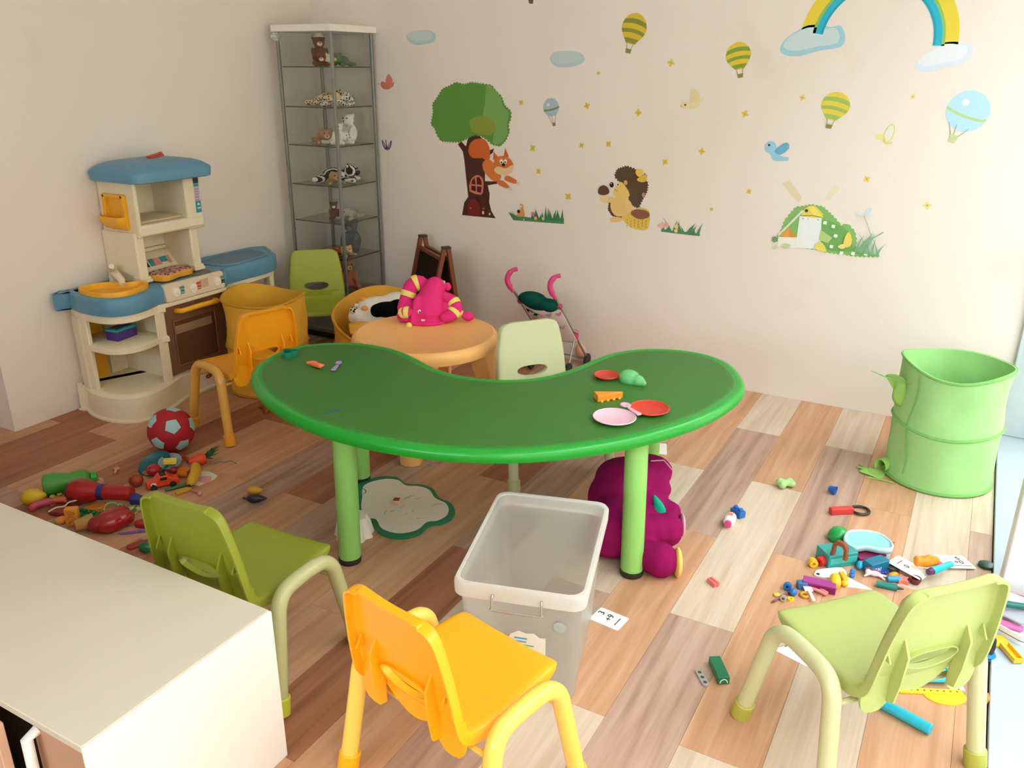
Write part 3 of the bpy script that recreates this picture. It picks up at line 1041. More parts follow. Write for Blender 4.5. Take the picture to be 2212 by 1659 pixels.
def cloth_leaf(name, parent, poly, mat, loc, rot, lift=.01):
    g = G()
    c = Vector((sum(p[0] for p in poly) / len(poly), sum(p[1] for p in poly) / len(poly)))
    P = [(p.x, p.y) for p in catmull([(a, b, 0) for a, b in poly], 3)]
    rows = [[(c.x + (a - c.x) * k, c.y + (b - c.y) * k, lift * (1 - k * k) + .004 * math.sin(40 * a + 25 * b)) for a, b in P] for k in (.02, .4, .75, 1)]
    g.grid(rows, closed=True)
    g.add(rows[0], [tuple(range(len(P)))])
    return obj(name, g, mat, parent, loc, rot, solid=.004)


def hampers():
    t, m, m2, pt = hamper('lime-green round fabric hamper by the window', 3.655, -.575, .198, .485, 'a4d68c', '7fb765', 0, 0, .005, 3)
    # seam, arm, foot and strap on the side towards the room
    a0 = RAD(-128)
    obj('seam', G().tube([pt(a0 + .05 * math.sin(9 * k / 20), .485 * k / 20, .003) for k in range(2, 20)], .0025, 6), m2, t)
    arm = pm('9cc766', .8, .1, .05, key='felt')
    a1 = RAD(-150)
    p = pt(a1, .37)
    cloth_leaf('felt_arm', t, [(0, .03), (-.05, .045), (-.085, .03), (-.05, -.005), (-.045, -.05), (-.025, -.075), (.0, -.07)], arm, (p[0], p[1] - .01, p[2]), (90, 0, -20), .012)
    obj('cord', G().tube(catmull([(p[0] - .13, p[1] - .02, p[2] + .055), (p[0] - .06, p[1] - .02, p[2] + .035), (p[0] + .01, p[1] - .03, p[2] + .035), (p[0] + .06, p[1] - .05, p[2] + .02)], 4, False), .0025, 6), m2, t)
    p = pt(RAD(-150), .01)
    foot = [(0, .03), (-.05, .035), (-.10, .055), (-.085, .03), (-.11, .015), (-.085, .0), (-.10, -.025), (-.06, -.04), (-.01, -.045)]
    cloth_leaf('felt_foot', t, foot, arm, (p[0] - .01, p[1] - .0, .006), (0, 0, 8), .006)
    rows = []
    for k in range(10):
        q = RAD(-40 + 240 * k / 9)
        rows.append([(.0 - .028 * math.cos(q) - .0, -.035, .034 + .03 * math.sin(q)), (.0 - .028 * math.cos(q), .03, .034 + .03 * math.sin(q))])
    obj('felt_fold', G().grid(rows), arm, t, (p[0] - .015, p[1] + .02, .003), (0, 0, -30), solid=.003)
    obj('strap', G().tube([(-.10, 0, .003), (-.05, .004, .004), (.0, 0, .004)], .003, 6), arm, t, (p[0] + .03, p[1] - .07, .0))
    # yellow pair in the corner
    t, m, m2, pt = hamper('empty mustard-yellow fabric hamper beside the play kitchen', .575, -1.15, .2, .485, 'e0aa3c', 'c48f2c', 0, .01, .008, 8)
    og = pm('ee5a2a', .7, .2, key='orange_felt')
    p = (0.548,-0.858,0.25)
    rows = []
    obj('felt_beak', G().lathe([(.03, 0), (.022, .04), (.0, .095)], 10, mat=Matrix.Diagonal((1, .45, 1, 1))), og, t, (.195, .06, .165), (12, 10, 40))
    ft = pm('a8662c', .8, .1, key='brown_felt')
    cloth_leaf('felt_foot', t, [(0, .04), (.06, .05), (.10, .02), (.06, .005), (.11, -.03), (.05, -.035), (.0, -.05), (-.03, 0)], ft, (.19, -.215, .008), (0, 0, -40), .012)
    t, m, m2, pt = hamper('yellow fabric hamper filled with soft toys behind the round table', 1.0, -.77, .24, .44, 'e0a640', 'd29a3a', -47, .2, .004, 5)
    rows = []
    for k in range(8):
        u = k / 7
        rows.append([(.19 - .09 * u + .012 * math.sin(6 * j + 2 * k), -.17 + .34 * j / 9, .30 + .03 * math.sin(PI * u) + .035 * u + .008 * math.sin(1.7 * j + k)) for j in range(10)])
    obj('lid_flap', G().grid(rows), pm('dba238', .75, .2, key='flap'), t, solid=.004, sub=1)
    obj('handle_strap', G().tube(catmull([(.238, -.12, .20), (.262, -.06, .165), (.262, .03, .16), (.24, .10, .19)], 5, False), .006, 8), m2, t)


# ------------------------------------------------------------------ soft toys on the hamper and the round table
def hamper_toys():
    bx = T('plush_bundle', 'white and black plush toy heaped in the yellow hamper', 'plush toy', (.98, -.75, .335), 29)
    me = fuse('body', [((0, 0, .03), (.13, .09, .07)), ((.10, .02, .06), (.10, .08, .06)), ((-.09, -.03, 0), (.07, .06, .06)), ((.0, .0, -.08), (.15, .13, .1))], .012)
    obj('body', me, pm('ebe3da', .9, .1, bump=.3, scale=60, key='plush_white'), bx)
    me = fuse('back_patch', [((.055, -.07, .05), (.085, .05, .042)), ((.11, -.05, .055), (.06, .05, .045)), ((0, -.075, .045), (.035, .035, .036))], .009)
    obj('back_patch', me, pm('0d0c0c', .95, .05), bx)
    obj('beak', G().ell((-.062, -.065, .055), (.02, .02, .013), rot=(0, 0, 40)), pm('f0a04a', .7), bx)
    obj('foot', G().ell((-.075, -.01, .085), (.02, .013, .013), rot=(0, 30, 0)), pm('f0a04a', .7), bx)
    obj('tag_print', G().ell((-.12, -.06, .04), (.022, .02, .02)).ell((-.105, -.06, .07), (.012, .02, .008)), spotted('e8ddd0', '2a2020', 70, .4, key='print'), bx)


def doll():
    s = .0021
    p = (1.517,-1.09,0.468)
    t = T('soft_doll', 'pink floppy cloth doll with yellow bands slumped on the round table', 'doll', (p[0], p[1], .4675), 28.9)
    pk = pm('e0357f', .85, .1, .06, bump=.2, scale=70, key='doll_pink')
    ye = pm('e9dd7a', .85, .1, .06, bump=.2, scale=70, key='doll_yellow')

    def q(px, py, d=0):
        return Vector(((px - 922) * s, d, (694 - py) * s))
    # bonnet: brim lying on the table, domed head, crown pulled up
    hat = fuse('bonnet', [(q(922, 690, -.01), (.108, .085, .016)), (q(926, 668, -.005), (.078, .07, .05)), (q(926, 655, .0), (.072, .06, .06)), (q(928, 650, .01), q(940, 622, .03), .062, .05),
                          (q(903, 640, -.035), q(893, 688, -.075), .015, .011)], .009)
    obj('bonnet', hat, pk, t)
    obj('bobble', G().ell(q(888, 692, -.08), .014), ye, t)
    obj('body', fuse('body', [(q(882, 668, .02), (.045, .06, .05)), (q(880, 684, .0), (.05, .06, .022)), (q(962, 668, .03), (.06, .06, .05))], .01), pk, t)
    for nm, pts, r in (('left_leg', ((872, 664, .0), (880, 645, .03), (890, 622, .05), (908, 616, .06), (922, 632, .05)), .036), ('arm', ((868, 676, -.03), (878, 668, -.045), (896, 668, -.05)), .024),
                       ('right_leg', ((930, 628, .06), (945, 622, .06), (960, 623, .05)), .026), ('arm', ((955, 640, .03), (978, 650, .01), (985, 664, -.01), (975, 676, -.03), (962, 680, -.04)), .03)):
        P = catmull([q(*v) for v in pts], 4, False)
        obj('limb', G().tube(P, [r * (.75 + .25 * math.sin(PI * k / (len(P) - 1))) for k in range(len(P))], 12).ell(P[0], r * .75).ell(P[-1], r * .75), pk, t)
        for u in (.30, .62):
            k = int(u * (len(P) - 2))
            rr = r * (.75 + .25 * math.sin(PI * k / (len(P) - 1))) + .0025
            obj('band', G().tube([P[k], P[k + 1], P[k + 1].lerp(P[min(k + 2, len(P) - 1)], .9)], [rr, rr + .001, rr], 14), ye, t, bevel=.002)
    obj('sleeve', G().tube([q(960, 623, .05), q(952, 622, .05)], .0275, 14), ye, t, bevel=.003)
    obj('sleeve', G().tube([q(976, 668, .0), q(1000, 676, -.01)], .015, 10), ye, t)
    obj('shoe', G().ell(q(966, 623, .05), (.018, .02, .02)), pk, t)
    obj('shoe', G().ell(q(1010, 680, -.01), (.032, .026, .021), rot=(0, 15, 0)), pk, t)
    obj('eye', G().ell(q(910, 664, -.063), (.008, .004, .010)), pm('ede6e0', .5), t)
    obj('pupil', G().ell(q(911, 665, -.067), (.004, .002, .006)), pm('6b2b5a', .5), t)
    obj('mouth', G().ell(q(917, 682, -.068), (.010, .004, .005)), pm('f2d7cf', .5), t)


# ------------------------------------------------------------------ easel
def easel():
    P1, P2 = Vector((.82, -.105, .625)), Vector((1.125, -.325, .625))
    mid = (P1 + P2) / 2
    t = T('chalkboard_easel', 'small dark wooden chalkboard easel by the wall behind the pink doll', 'easel', (mid.x, mid.y, 0), math.degrees(math.atan2(P2.y - P1.y, P2.x - P1.x)))
    w = (P2 - P1).length / 2
    wd = pm('7d3f25', .45, .4, .15, scale=14, key='easel_wood')
    bd = pm('2a1c14', .8, .15, .1, key='chalkboard')
    for s, sp in ((-1, .16), (1, .10)):
        d = obj('frame', G(), wd, t)
        g = G()
        for x in (-w, w):
            g.tube([(x, s * sp, .002), (x, s * .012, .628)], .016, 4)
        g.tube([(-w, s * (sp - .012 - .12 * (sp - .012) / .6), .12), (w, s * (sp - .012 - .12 * (sp - .012) / .6), .12)], .014, 4)
        g.tube([(-w, s * .02, .565), (w, s * .02, .565)], .014, 4)
        bpy.data.objects.remove(d)
        fr = obj('frame', g, wd, t, bevel=.001)
        pl = [(-w, s * (sp - .012 - .12 * (sp - .012) / .6 - .0), .13), (w, s * (sp - .012 - .12 * (sp - .012) / .6), .13), (w, s * .02, .57), (-w, s * .02, .57)]
        obj('board', G().add(pl + [(a, b - s * .006, c) for a, b, c in pl], [(0, 1, 2, 3), (7, 6, 5, 4), (0, 4, 5, 1), (1, 5, 6, 2), (2, 6, 7, 3), (3, 7, 4, 0)]), bd if s < 0 else pm('45261a', .7, .2, key='board_back'), fr)
    obj('hinge_cap', G().box((-w, 0, .63), (.036, .045, .012)).box((w, 0, .63), (.036, .045, .012)), pm('2b1a14', .5), t)


# ------------------------------------------------------------------ doll stroller
def stroller():
    t = T('toy_stroller', 'toy umbrella stroller with pink hooked handles by the wall', 'stroller', (1.7, -.22, 0))
    al = pm('9a928c', .3, .5, metal=.7, key='tube')
    pk = pm('d8407f', .35, .5, key='handle_pink')
    fb = pm('d9cfc8', .85, .1, .04, bump=.1, key='pram_cloth')
    o = Vector((1.7, -.22, 0))

    def A(p):
        return Vector(p) - o
    HL, HR = A((1.557,-0.36,0.462)), A((1.805,-0.36,0.457))
    JL, JR = A((1.588,-0.33,0.396)), A((1.819,-0.33,0.398))
    BL, BR = A((1.643,-0.06,0.031)), A((1.866,-0.06,0.039))
    BL.z = BR.z = .045
    for H, J, B in ((HL, JL, BL), (HR, JR, BR)):
        tb = obj('frame_tube', G().tube([H, J, J.lerp(B, .5), B], .0065, 8), al, t)
        top = H + Vector((0, 0, .0))
        r = Vector((.876, .483, 0))
        u = Vector((0, 0, 1))
        pts = [H + r * a + u * b for a, b in ((.004, -.012), (-.012, .012), (-.026, .045), (-.022, .075), (-.002, .1), (.026, .108))]
        obj('handle', G().tube(catmull(pts, 3, False), [.010] * 3 + [.015] * 9 + [.011] * 4, 10), pk, t)
        obj('joint', G().ell(J, .016), pm('a83a66', .4), tb)
        k = J.lerp(B, .55)
        obj('joint', G().lathe([(.004, -.035), (.018, -.02), (.02, .02), (.006, .035)], 10, mat=Matrix.Translation(k)), pk, tb)
        # rear strut
        Rr = Vector((B.x - .02, B.y - .2, .045))
        obj('strut', G().tube([k, Rr], .005, 8), al, t)
        for w in (B, Rr):
            wh = obj('wheel', G().lathe([(.012, -.008), (.034, -.008), (.036, 0), (.034, .008), (.012, .008)], 18, mat=Matrix.Translation((w.x, w.y, .037)) @ Matrix.Rotation(PI / 2, 4, 'Y')), pm('2a2a2a', .6), t)
    obj('cross_tube', G().tube([JR, BL + Vector((0, -.13, .18))], .006, 8).tube([JL, BR + Vector((0, -.13, .18))], .006, 8), al, t)
    obj('axle', G().tube([BL, BR], .0045, 8), al, t)
    # seat cloth
    rows = []
    for k in range(9):
        v = k / 8
        row = []
        for j in range(9):
            u = j / 8
            a = JL.lerp(JR, u)
            b = (BL.lerp(BR, u)) + Vector((0, -.12, .12))
            p = a.lerp(b, v) + Vector((0, -.03 * math.sin(PI * u) * (1 - v * .5), -.028 * math.sin(PI * u) * (1 - v)))
            row.append(p)
        rows.append(row)
    st = obj('seat_cloth', G().grid(rows), fb, t, solid=.003, sub=1)
    g = G()
    dr = random.Random(4)
    for u, v in ((.3, .12), (.5, .16), (.72, .12), (.92, .14), (.28, .34), (.52, .36), (.74, .4), (.4, .58), (.64, .6), (.85, .5)):
        a = JL.lerp(JR, u)
        b = (BL.lerp(BR, u)) + Vector((0, -.12, .12))
        p = a.lerp(b, v) + Vector((0, -.03 * math.sin(PI * u) * (1 - v * .5) - .004, -.028 * math.sin(PI * u) * (1 - v)))
        n = Vector((0, -.85, .5))
        q = n.to_track_quat('Z', 'Y').to_matrix().to_4x4()
        g.lathe([(.006, .0), (.017, 0), (.017, .0015), (.006, .0015), (.006, 0)], 14, mat=Matrix.Translation(p) @ q)
    obj('dot_print', g, pm('b0788a', .8), st)
    c = JL.lerp(JR, .48)
    bl = fuse('doll_blanket', [(c + Vector((-.04, 0, .02)), (.085, .05, .04)), (c + Vector((.06, 0, .0)), (.06, .045, .035)), (c + Vector((0, .03, -.03)), (.1, .05, .05))], .009)
    b = obj('doll_blanket', bl, pm('0f4a44', .9, .1, .1, bump=.3, scale=40, key='dark_teal'), None, o)
    tag(b, 'dark teal cloth bundled in the toy stroller', 'cloth')


kitchen()
hampers()
hamper_toys()
doll()
easel()
stroller()

# ------------------------------------------------------------------ toys


def solo(name, label, cat, g, mat, loc, rz=0, bevel=0, group=None, rot=None, ang=40, sub=0):
    return tag(obj(name, g, mat, None, loc, rot or (0, 0, rz), bevel=bevel, ang=ang, sub=sub), label, cat, group)


def lie(prof, rmax, n=18):
    return G().lathe(prof, n, mat=xf((0, 0, rmax), 0, 90, 0))


def brick_geo(l, w, h, nx, ny, r=.3):
    g = G().box((0, 0, h / 2), (l, w, h))
    st = G()
    for i in range(nx):
        for j in range(ny):
            st.lathe([(w / ny * r, h), (w / ny * r, h + .008), (w / ny * r * .85, h + .0095), (1e-6, h + .0095)], 12, mat=Matrix.Translation((l * ((i + .5) / nx - .5), w * ((j + .5) / ny - .5), 0)))
    return g, st


def brick(label, loc, rz, l, w, h, nx, ny, c, rot=None):
    m = pm(c, .35, .5, key='brick')
    t = T('toy_brick', label, 'brick', loc, rz, rot=rot)
    b, st = brick_geo(l, w, h, nx, ny)
    obj('body', b, m, t, bevel=.002)
    for i in range(nx):
        for j in range(ny):
            obj('stud', G().lathe([(w / ny * .3, 0), (w / ny * .3, .008), (w / ny * .25, .0095), (1e-6, .0095)], 12), m, t, (l * ((i + .5) / nx - .5), w * ((j + .5) / ny - .5), h))
    return t


RED, YEL, GRN, ORG, BLU, PNK = 'c3262a', 'e9c62e', '3f9a3f', 'ef8a2c', '2f6fc2', 'e58a92'


def card(label, loc, rz, w, l, rows, tilt=(0, 0), z=.0):
    """A flash card: rows of (text, x, y, size) printed on white board."""
    t = T('flash_card', label, 'card', loc, group=None, rot=(tilt[0], tilt[1], rz))
    obj('board', G().prism(rrect(w, l, .006, 3), z, z + .0012), pm('f6f5f3', .5), t)
    ink = pm('3a2c2c', .6)
    for tx, x, y, s in rows:
        if tx == '-':
            obj('rule', G().box((x, y, z + .0014), (s, .0028, .0006)), ink, t)
        else:
            ts('numeral', tx, s, ink, t, (x, y, z + .0016), (0, 0, 0))
    return t


def floor_items():
    # ball
    p = (0.808,-1.993,0)
    t = T('toy_ball', 'red toy football with pale blue pentagons on the floor', 'ball', (p[0] - .03, p[1] + .045, 0))
    R = .0955
    obj('cover', G().ell((0, 0, R), R, n=40), pm('a8202c', .55, .3, .06, key='ball_red'), t)
    ph = (1 + 5 ** .5) / 2
    ico = [Vector(v).normalized() for v in [(0, a, b * ph) for a in (-1, 1) for b in (-1, 1)] + [(a, b * ph, 0) for a in (-1, 1) for b in (-1, 1)] + [(a * ph, 0, b) for a in (-1, 1) for b in (-1, 1)]]
    view = Vector((3.625 - p[0], -4.11 - p[1], 1.45)).normalized()
    q = ico[0].rotation_difference((view + Vector((.08, .05, .2))).normalized())
    bl = pm('9fc3c6', .6, .3, .05, key='ball_blue')
    for v in ico:
        n = q @ v
        u = n.orthogonal().normalized()
        w = n.cross(u)
        ring = [(n + (u * math.cos(2 * PI * k / 5) + w * math.sin(2 * PI * k / 5)) * .36).normalized() for k in range(5)]
        c = Vector((0, 0, R))
        vs, fs = [n.normalized() * (R + .001)], []
        m = 4
        for k in range(5):
            a, b = ring[k], ring[(k + 1) % 5]
            for i in range(m):
                vs.append(a.lerp(b, i / m).normalized() * (R + .001))
        inner = [(n.lerp(x.normalized(), .55)).normalized() * (R + .001) for x in vs[1:]]
        L = len(inner)
        vs = vs + inner
        for k in range(L):
            z = (k + 1) % L
            fs.append((0, 1 + L + k, 1 + L + z))
            fs.append((1 + L + k, 1 + k, 1 + z, 1 + L + z))
        obj('pentagon', G().add([x + c for x in vs], fs), bl, t)
    # cloud whiteboard
    out = [(1.674,-1.821),(1.679,-1.764),(1.714,-1.713),(1.772,-1.693),(1.832,-1.717),(1.889,-1.695),(1.946,-1.701),(2.011,-1.75),(2.073,-1.765),(2.116,-1.805),(2.136,-1.856),(2.125,-1.907),(2.095,-1.936),(2.096,-2.004),(2.062,-2.056),(2.011,-2.074),(1.955,-2.063),(1.899,-2.021),(1.852,-2.032),(1.787,-1.976),(1.736,-1.906)]
    cx = sum(a for a, b in out) / len(out)
    cy = sum(b for a, b in out) / len(out)
    P = [(p.x, p.y) for p in catmull([(a - cx, b - cy, 0) for a, b in out], 4)]
    t = T('cloud_whiteboard', 'cloud-shaped whiteboard with dark green border lying under the kidney table', 'whiteboard', (cx, cy, 0))
    obj('border', G().prism(P, 0, .010), pm('1f7a58', .45, .4), t, bevel=.002)
    wb = pm('ece0d2', .35, .5, .05, scale=6, key='whiteboard')
    obj('writing_surface', G().prism([(a * .88, b * .88) for a, b in P], .0098, .0112), wb, t)
    hp = [(1.713,-1.872)][0]
    obj('hang_loop', G().tube([(hp[0] - cx + .032 * math.cos(k * PI / 8), hp[1] - cy + .032 * math.sin(k * PI / 8), .006) for k in range(16)], .006, 8, closed=True), pm('1f7a58', .45, .4), t)
    sm = G()
    r2 = random.Random(2)
    for k in range(14):
        a, b = r2.uniform(-.1, .12), r2.uniform(-.1, .08)
        sm.tube([(a, b, .0113), (a + r2.uniform(-.012, .012), b + r2.uniform(-.012, .012), .0113), (a + r2.uniform(-.02, .02), b + r2.uniform(-.02, .02), .0113)], .0008, 4)
    tag(obj('pen_scribble', sm, pm('8d8a86', .7), t), kind='stuff')
    p = (1.899,-1.871,0.01)
    tt = T('wood_block', 'tiny beige and brown block lying on the cloud whiteboard', 'block', (p[0], p[1], .0114), 20)
    obj('body', G().box((0, 0, .008), (.022, .018, .016)), pm('dcb592', .6), tt, bevel=.001)
    obj('cap', G().box((0, .0, .0175), (.022, .018, .004)), pm('8a4a2c', .6), tt)
    # scalloped bowl behind the table leg
    p = (1.879,-2.159,0)
    rows = []
    for r, z in ((.0, .075), (.028, .077), (.045, .072), (.056, .045), (.062, .012), (.066, 0)):
        rows.append([((r * (1 + .09 * math.cos(9 * a))) * math.cos(a), (r * (1 + .09 * math.cos(9 * a))) * math.sin(a), z) for a in [2 * PI * k / 72 for k in range(72)]])
    solo('scalloped_mould', 'white scalloped toy mould upside down behind the kidney table leg', 'mould', G().grid(rows[1:], closed=True).add(rows[1], [tuple(range(72))]), pm('e9e7da', .5, .4), (p[0] + .01, p[1] + .05, 0), rot=(0, 0, 10))
    # items between table and hamper
    p = (3.144,-0.987,0)
    s = 0.002
    me = fuse('bone', [((-11 * s, 4 * s, .02), .017), ((-11 * s, -6 * s, .018), .016), ((10 * s, 5 * s, .018), .016), ((10 * s, -5 * s, .017), .015), ((-8 * s, 0, .018), (8 * s, 0, .018), .016, .015)], .004)
    solo('toy_bone', 'pale green bone-shaped toy alone on the floor between table and hamper', 'toy', me, pm('a5cf86', .5), (p[0], p[1], 0), 42.1)
    p = (3.313,-0.952,0)
    t = T('toy_cup', 'tiny dark blue cup lying on its side near the green hamper', 'cup', (p[0], p[1], 0), -11.7)
    obj('cup', G().lathe([(.009, -.014), (.012, -.013), (.0165, .012), (.0175, .014), (.0155, .014), (.011, -.010), (1e-6, -.010)], 18, mat=xf((0, 0, .0172), 0, 90, 0)), pm('1f5fae', .35), t)
    p = (3.397,-1.08,0)
    t = T('toy_magnifier', 'red-handled toy magnifier with black ring on the floor', 'toy', (p[0], p[1], 0), 36.2)
    obj('handle', G().box((-.034, 0, .013), (.088, .026, .024)), pm('cf3a38', .4), t, bevel=.003)
    obj('ring', G().tube([(.042 + .031 * math.cos(k * PI / 14), .031 * math.sin(k * PI / 14), .008) for k in range(28)], .0055, 8, closed=True), pm('332b26', .4), t)
    p = (3.038,-1.308,0)
    brick('blue toy brick lying beside the small white bottle', (p[0], p[1], 0), -31.7, .05, .03, .026, 2, 1, '1e63b4')
    p = (3.029,-1.39,0)
    t = T('toy_bottle', 'small white toy bottle with pink flower cap lying on the floor', 'bottle', (p[0], p[1], 0), -85.7)
    obj('body', G().lathe([(.012, -.03), (.0195, -.026), (.0205, -.02), (.0205, .014), (.018, .022), (.012, .026)], 22, mat=xf((0, 0, .0205), 0, 90, 0)), pm('f3eeee', .3), t)
    obj('cap', G().lathe([(.013, .026), (.0135, .036), (.011, .037), (1e-6, .036)], 12, mat=xf((0, 0, .0205), 0, 90, 0)), pm('d9487f', .35), t)
    obj('print', G().box((-.008, 0, .0412), (.022, .018, .0008)), pm('e0846c', .5), t)
    p = (3.086,-1.787,0)
    t = T('toy_connector', 'small coral pink connector piece on the pale plank', 'toy', (p[0], p[1], 0), -34.4)
    obj('bar', G().box((0, -.006, .008), (.038, .009, .015)).box((0, .006, .008), (.038, .009, .015)).box((0, 0, .006), (.034, .006, .009)), pm('e4706f', .4), t, bevel=.0015)
    p = (3.222,-2.197,0)
    t = T('domino_block', 'dark green domino-like block with white arch on its end', 'block', (p[0], p[1], 0), -57.0)
    obj('body', G().box((0, 0, .012), (.088, .032, .024)), pm('11704a', .35), t, bevel=.0015)
    obj('arch_print', G().tube([(.0442, .010 * math.cos(k * PI / 10), .005 + .012 * math.sin(k * PI / 10)) for k in range(11)], .0014, 5), pm('e8efe9', .5), t)
    p = (3.189,-2.24,0)
    t = T('metal_strip', 'grey construction strip with three holes beside the green block', 'toy', (p[0], p[1], 0), -51.5)
    obj('strip', G().prism(rrect(.066, .02, .009, 5), 0, .006), pm('a9a49c', .4, metal=.3), t, bevel=.001)
    for k in (-1, 0, 1):
        obj('hole', G().lathe([(1e-6, .0062), (.0055, .0062), (.0055, .0058), (1e-6, .0058)], 12, mat=Matrix.Translation((k * .02, 0, 0))), pm('4a423c', .7), t)
    p = (2.866,-2.119,0)
    card('white flash card with 3 + 9 sum next to the clear storage box', (p[0], p[1], 0), 83.4, .072, .098, [('3', .012, .032, .03), ('+9', .004, .0, .03), ('-', .0, -.028, .038)])
    p = (3.384,-2.005,0)
    card('white flash card with 8 over 1 under the lime chair', (p[0], p[1], 0), 73.3, .062, .11, [('8', .01, .036, .028), ('1', .01, .006, .028), ('-', .002, -.03, .03)])
    p = (2.542,-0.913,0)
    solo('paper_sheet', 'white paper sheet on the floor behind the kidney table legs', 'paper', G().prism(rrect(.16, .11, .004, 2), 0, .002), pm('f0eee9', .6), (p[0], p[1], 0), 20)
    # peach doll arm by the stroller
    p = (1.768,-0.042,0)
    solo('baby_doll', 'peach bald doll head peeking beside the mint chair', 'doll', fuse('d', [((0, 0, .06), (.035, .035, .045)), ((0, .03, .03), (.03, .06, .03))], .006), pm('f0b28f', .5), (p[0] + .03, p[1] + .05, 0))
    # green felt wad and fabric under the stroller
    p = (1.792,-0.574,0.12)
    # plush
    plush()


def plush():
    m = pm('8f1054', .9, .12, .08, bump=.25, scale=55, key='plush_magenta')
    o = (2.764,-1.758,0)
    t = T('plush_toy', 'slumped magenta-purple plush toy with yellow and pink soles behind the kidney table leg', 'plush toy', (o[0] - .02, o[1] + .045, 0), 28.9)
    o = Vector((o[0], o[1], 0))
    inv = Matrix.Rotation(RAD(-28.9), 3, 'Z')

    def q(p):
        return inv @ (Vector(p) - o)
    b = [(q((2.757,-1.797,0.1)), (.105, .12, .105)), (q((2.704,-1.693,0.14)), (.10, .11, .10)), (q((2.807,-1.683,0.11)), (.075, .09, .09)), (q((2.75,-1.826,0.06)), (.09, .09, .06)),
         (q((2.722,-1.641,0.2)), (.115, .10, .07)), (q((2.773,-1.548,0.2)), (.085, .085, .055)), (q((2.82,-1.604,0.18)), (.06, .06, .035), (0, 25, 0)),
         (q((2.844,-1.779,0.09)), q((2.901,-1.721,0.085)), .06, .064), (q((2.869,-1.65,0.12)), q((2.894,-1.651,0.115)), .04, .038), (q((2.882,-1.855,0.055)), q((2.938,-1.863,0.055)), .05, .06)]
    obj('body', fuse('body', b, .0085, 3), m, t)
    obj('seam', G().tube([q((2.762,-1.536,0.225)) + Vector((0, -.05, .03)), q((2.8,-1.509,0.23)) + Vector((0, -.05, .025)), q((2.836,-1.524,0.22)) + Vector((.004, -.05, .01))], .0025, 6), pm('d98fb0', .8), t)
    pts = [(1397, 1066), (1412, 1080), (1432, 1102), (1432, 1126), (1424, 1141), (1408, 1131), (1400, 1100)]
    view = inv @ Vector((.452, -.819, .353))
    pts = [q((2.828,-1.637,0.12)) + Vector(((x - 1415) * .00158, 0, (1105 - y) * .00166)) + view * (.098 + .01 * math.sin(.5 * i)) for i, (x, y) in enumerate(pts)]
    cc = sum(pts, Vector()) / len(pts) + view * .012
    g = G()
    vs = [cc] + pts
    g.add(vs, [(0, i + 1, (i + 1) % 7 + 1) for i in range(7)])
    obj('chest_patch', g, pm('1fa383', .9, .1, bump=.2, key='teal_plush'), t, solid=.012, sub=2)
    so = pm('ecc76c', .9, .1, key='sole')
    obj('sole', G().ell(q((2.974,-1.846,0.05)) + Vector((.014, -.004, 0)), (.014, .042, .052), n=18), so, t)
    obj('sole', G().ell(q((2.938,-1.666,0.085)) + Vector((.004, .0, 0)), (.010, .036, .04), n=18), pm('d9a0a8', .9, .1, key='sole_pink'), t)


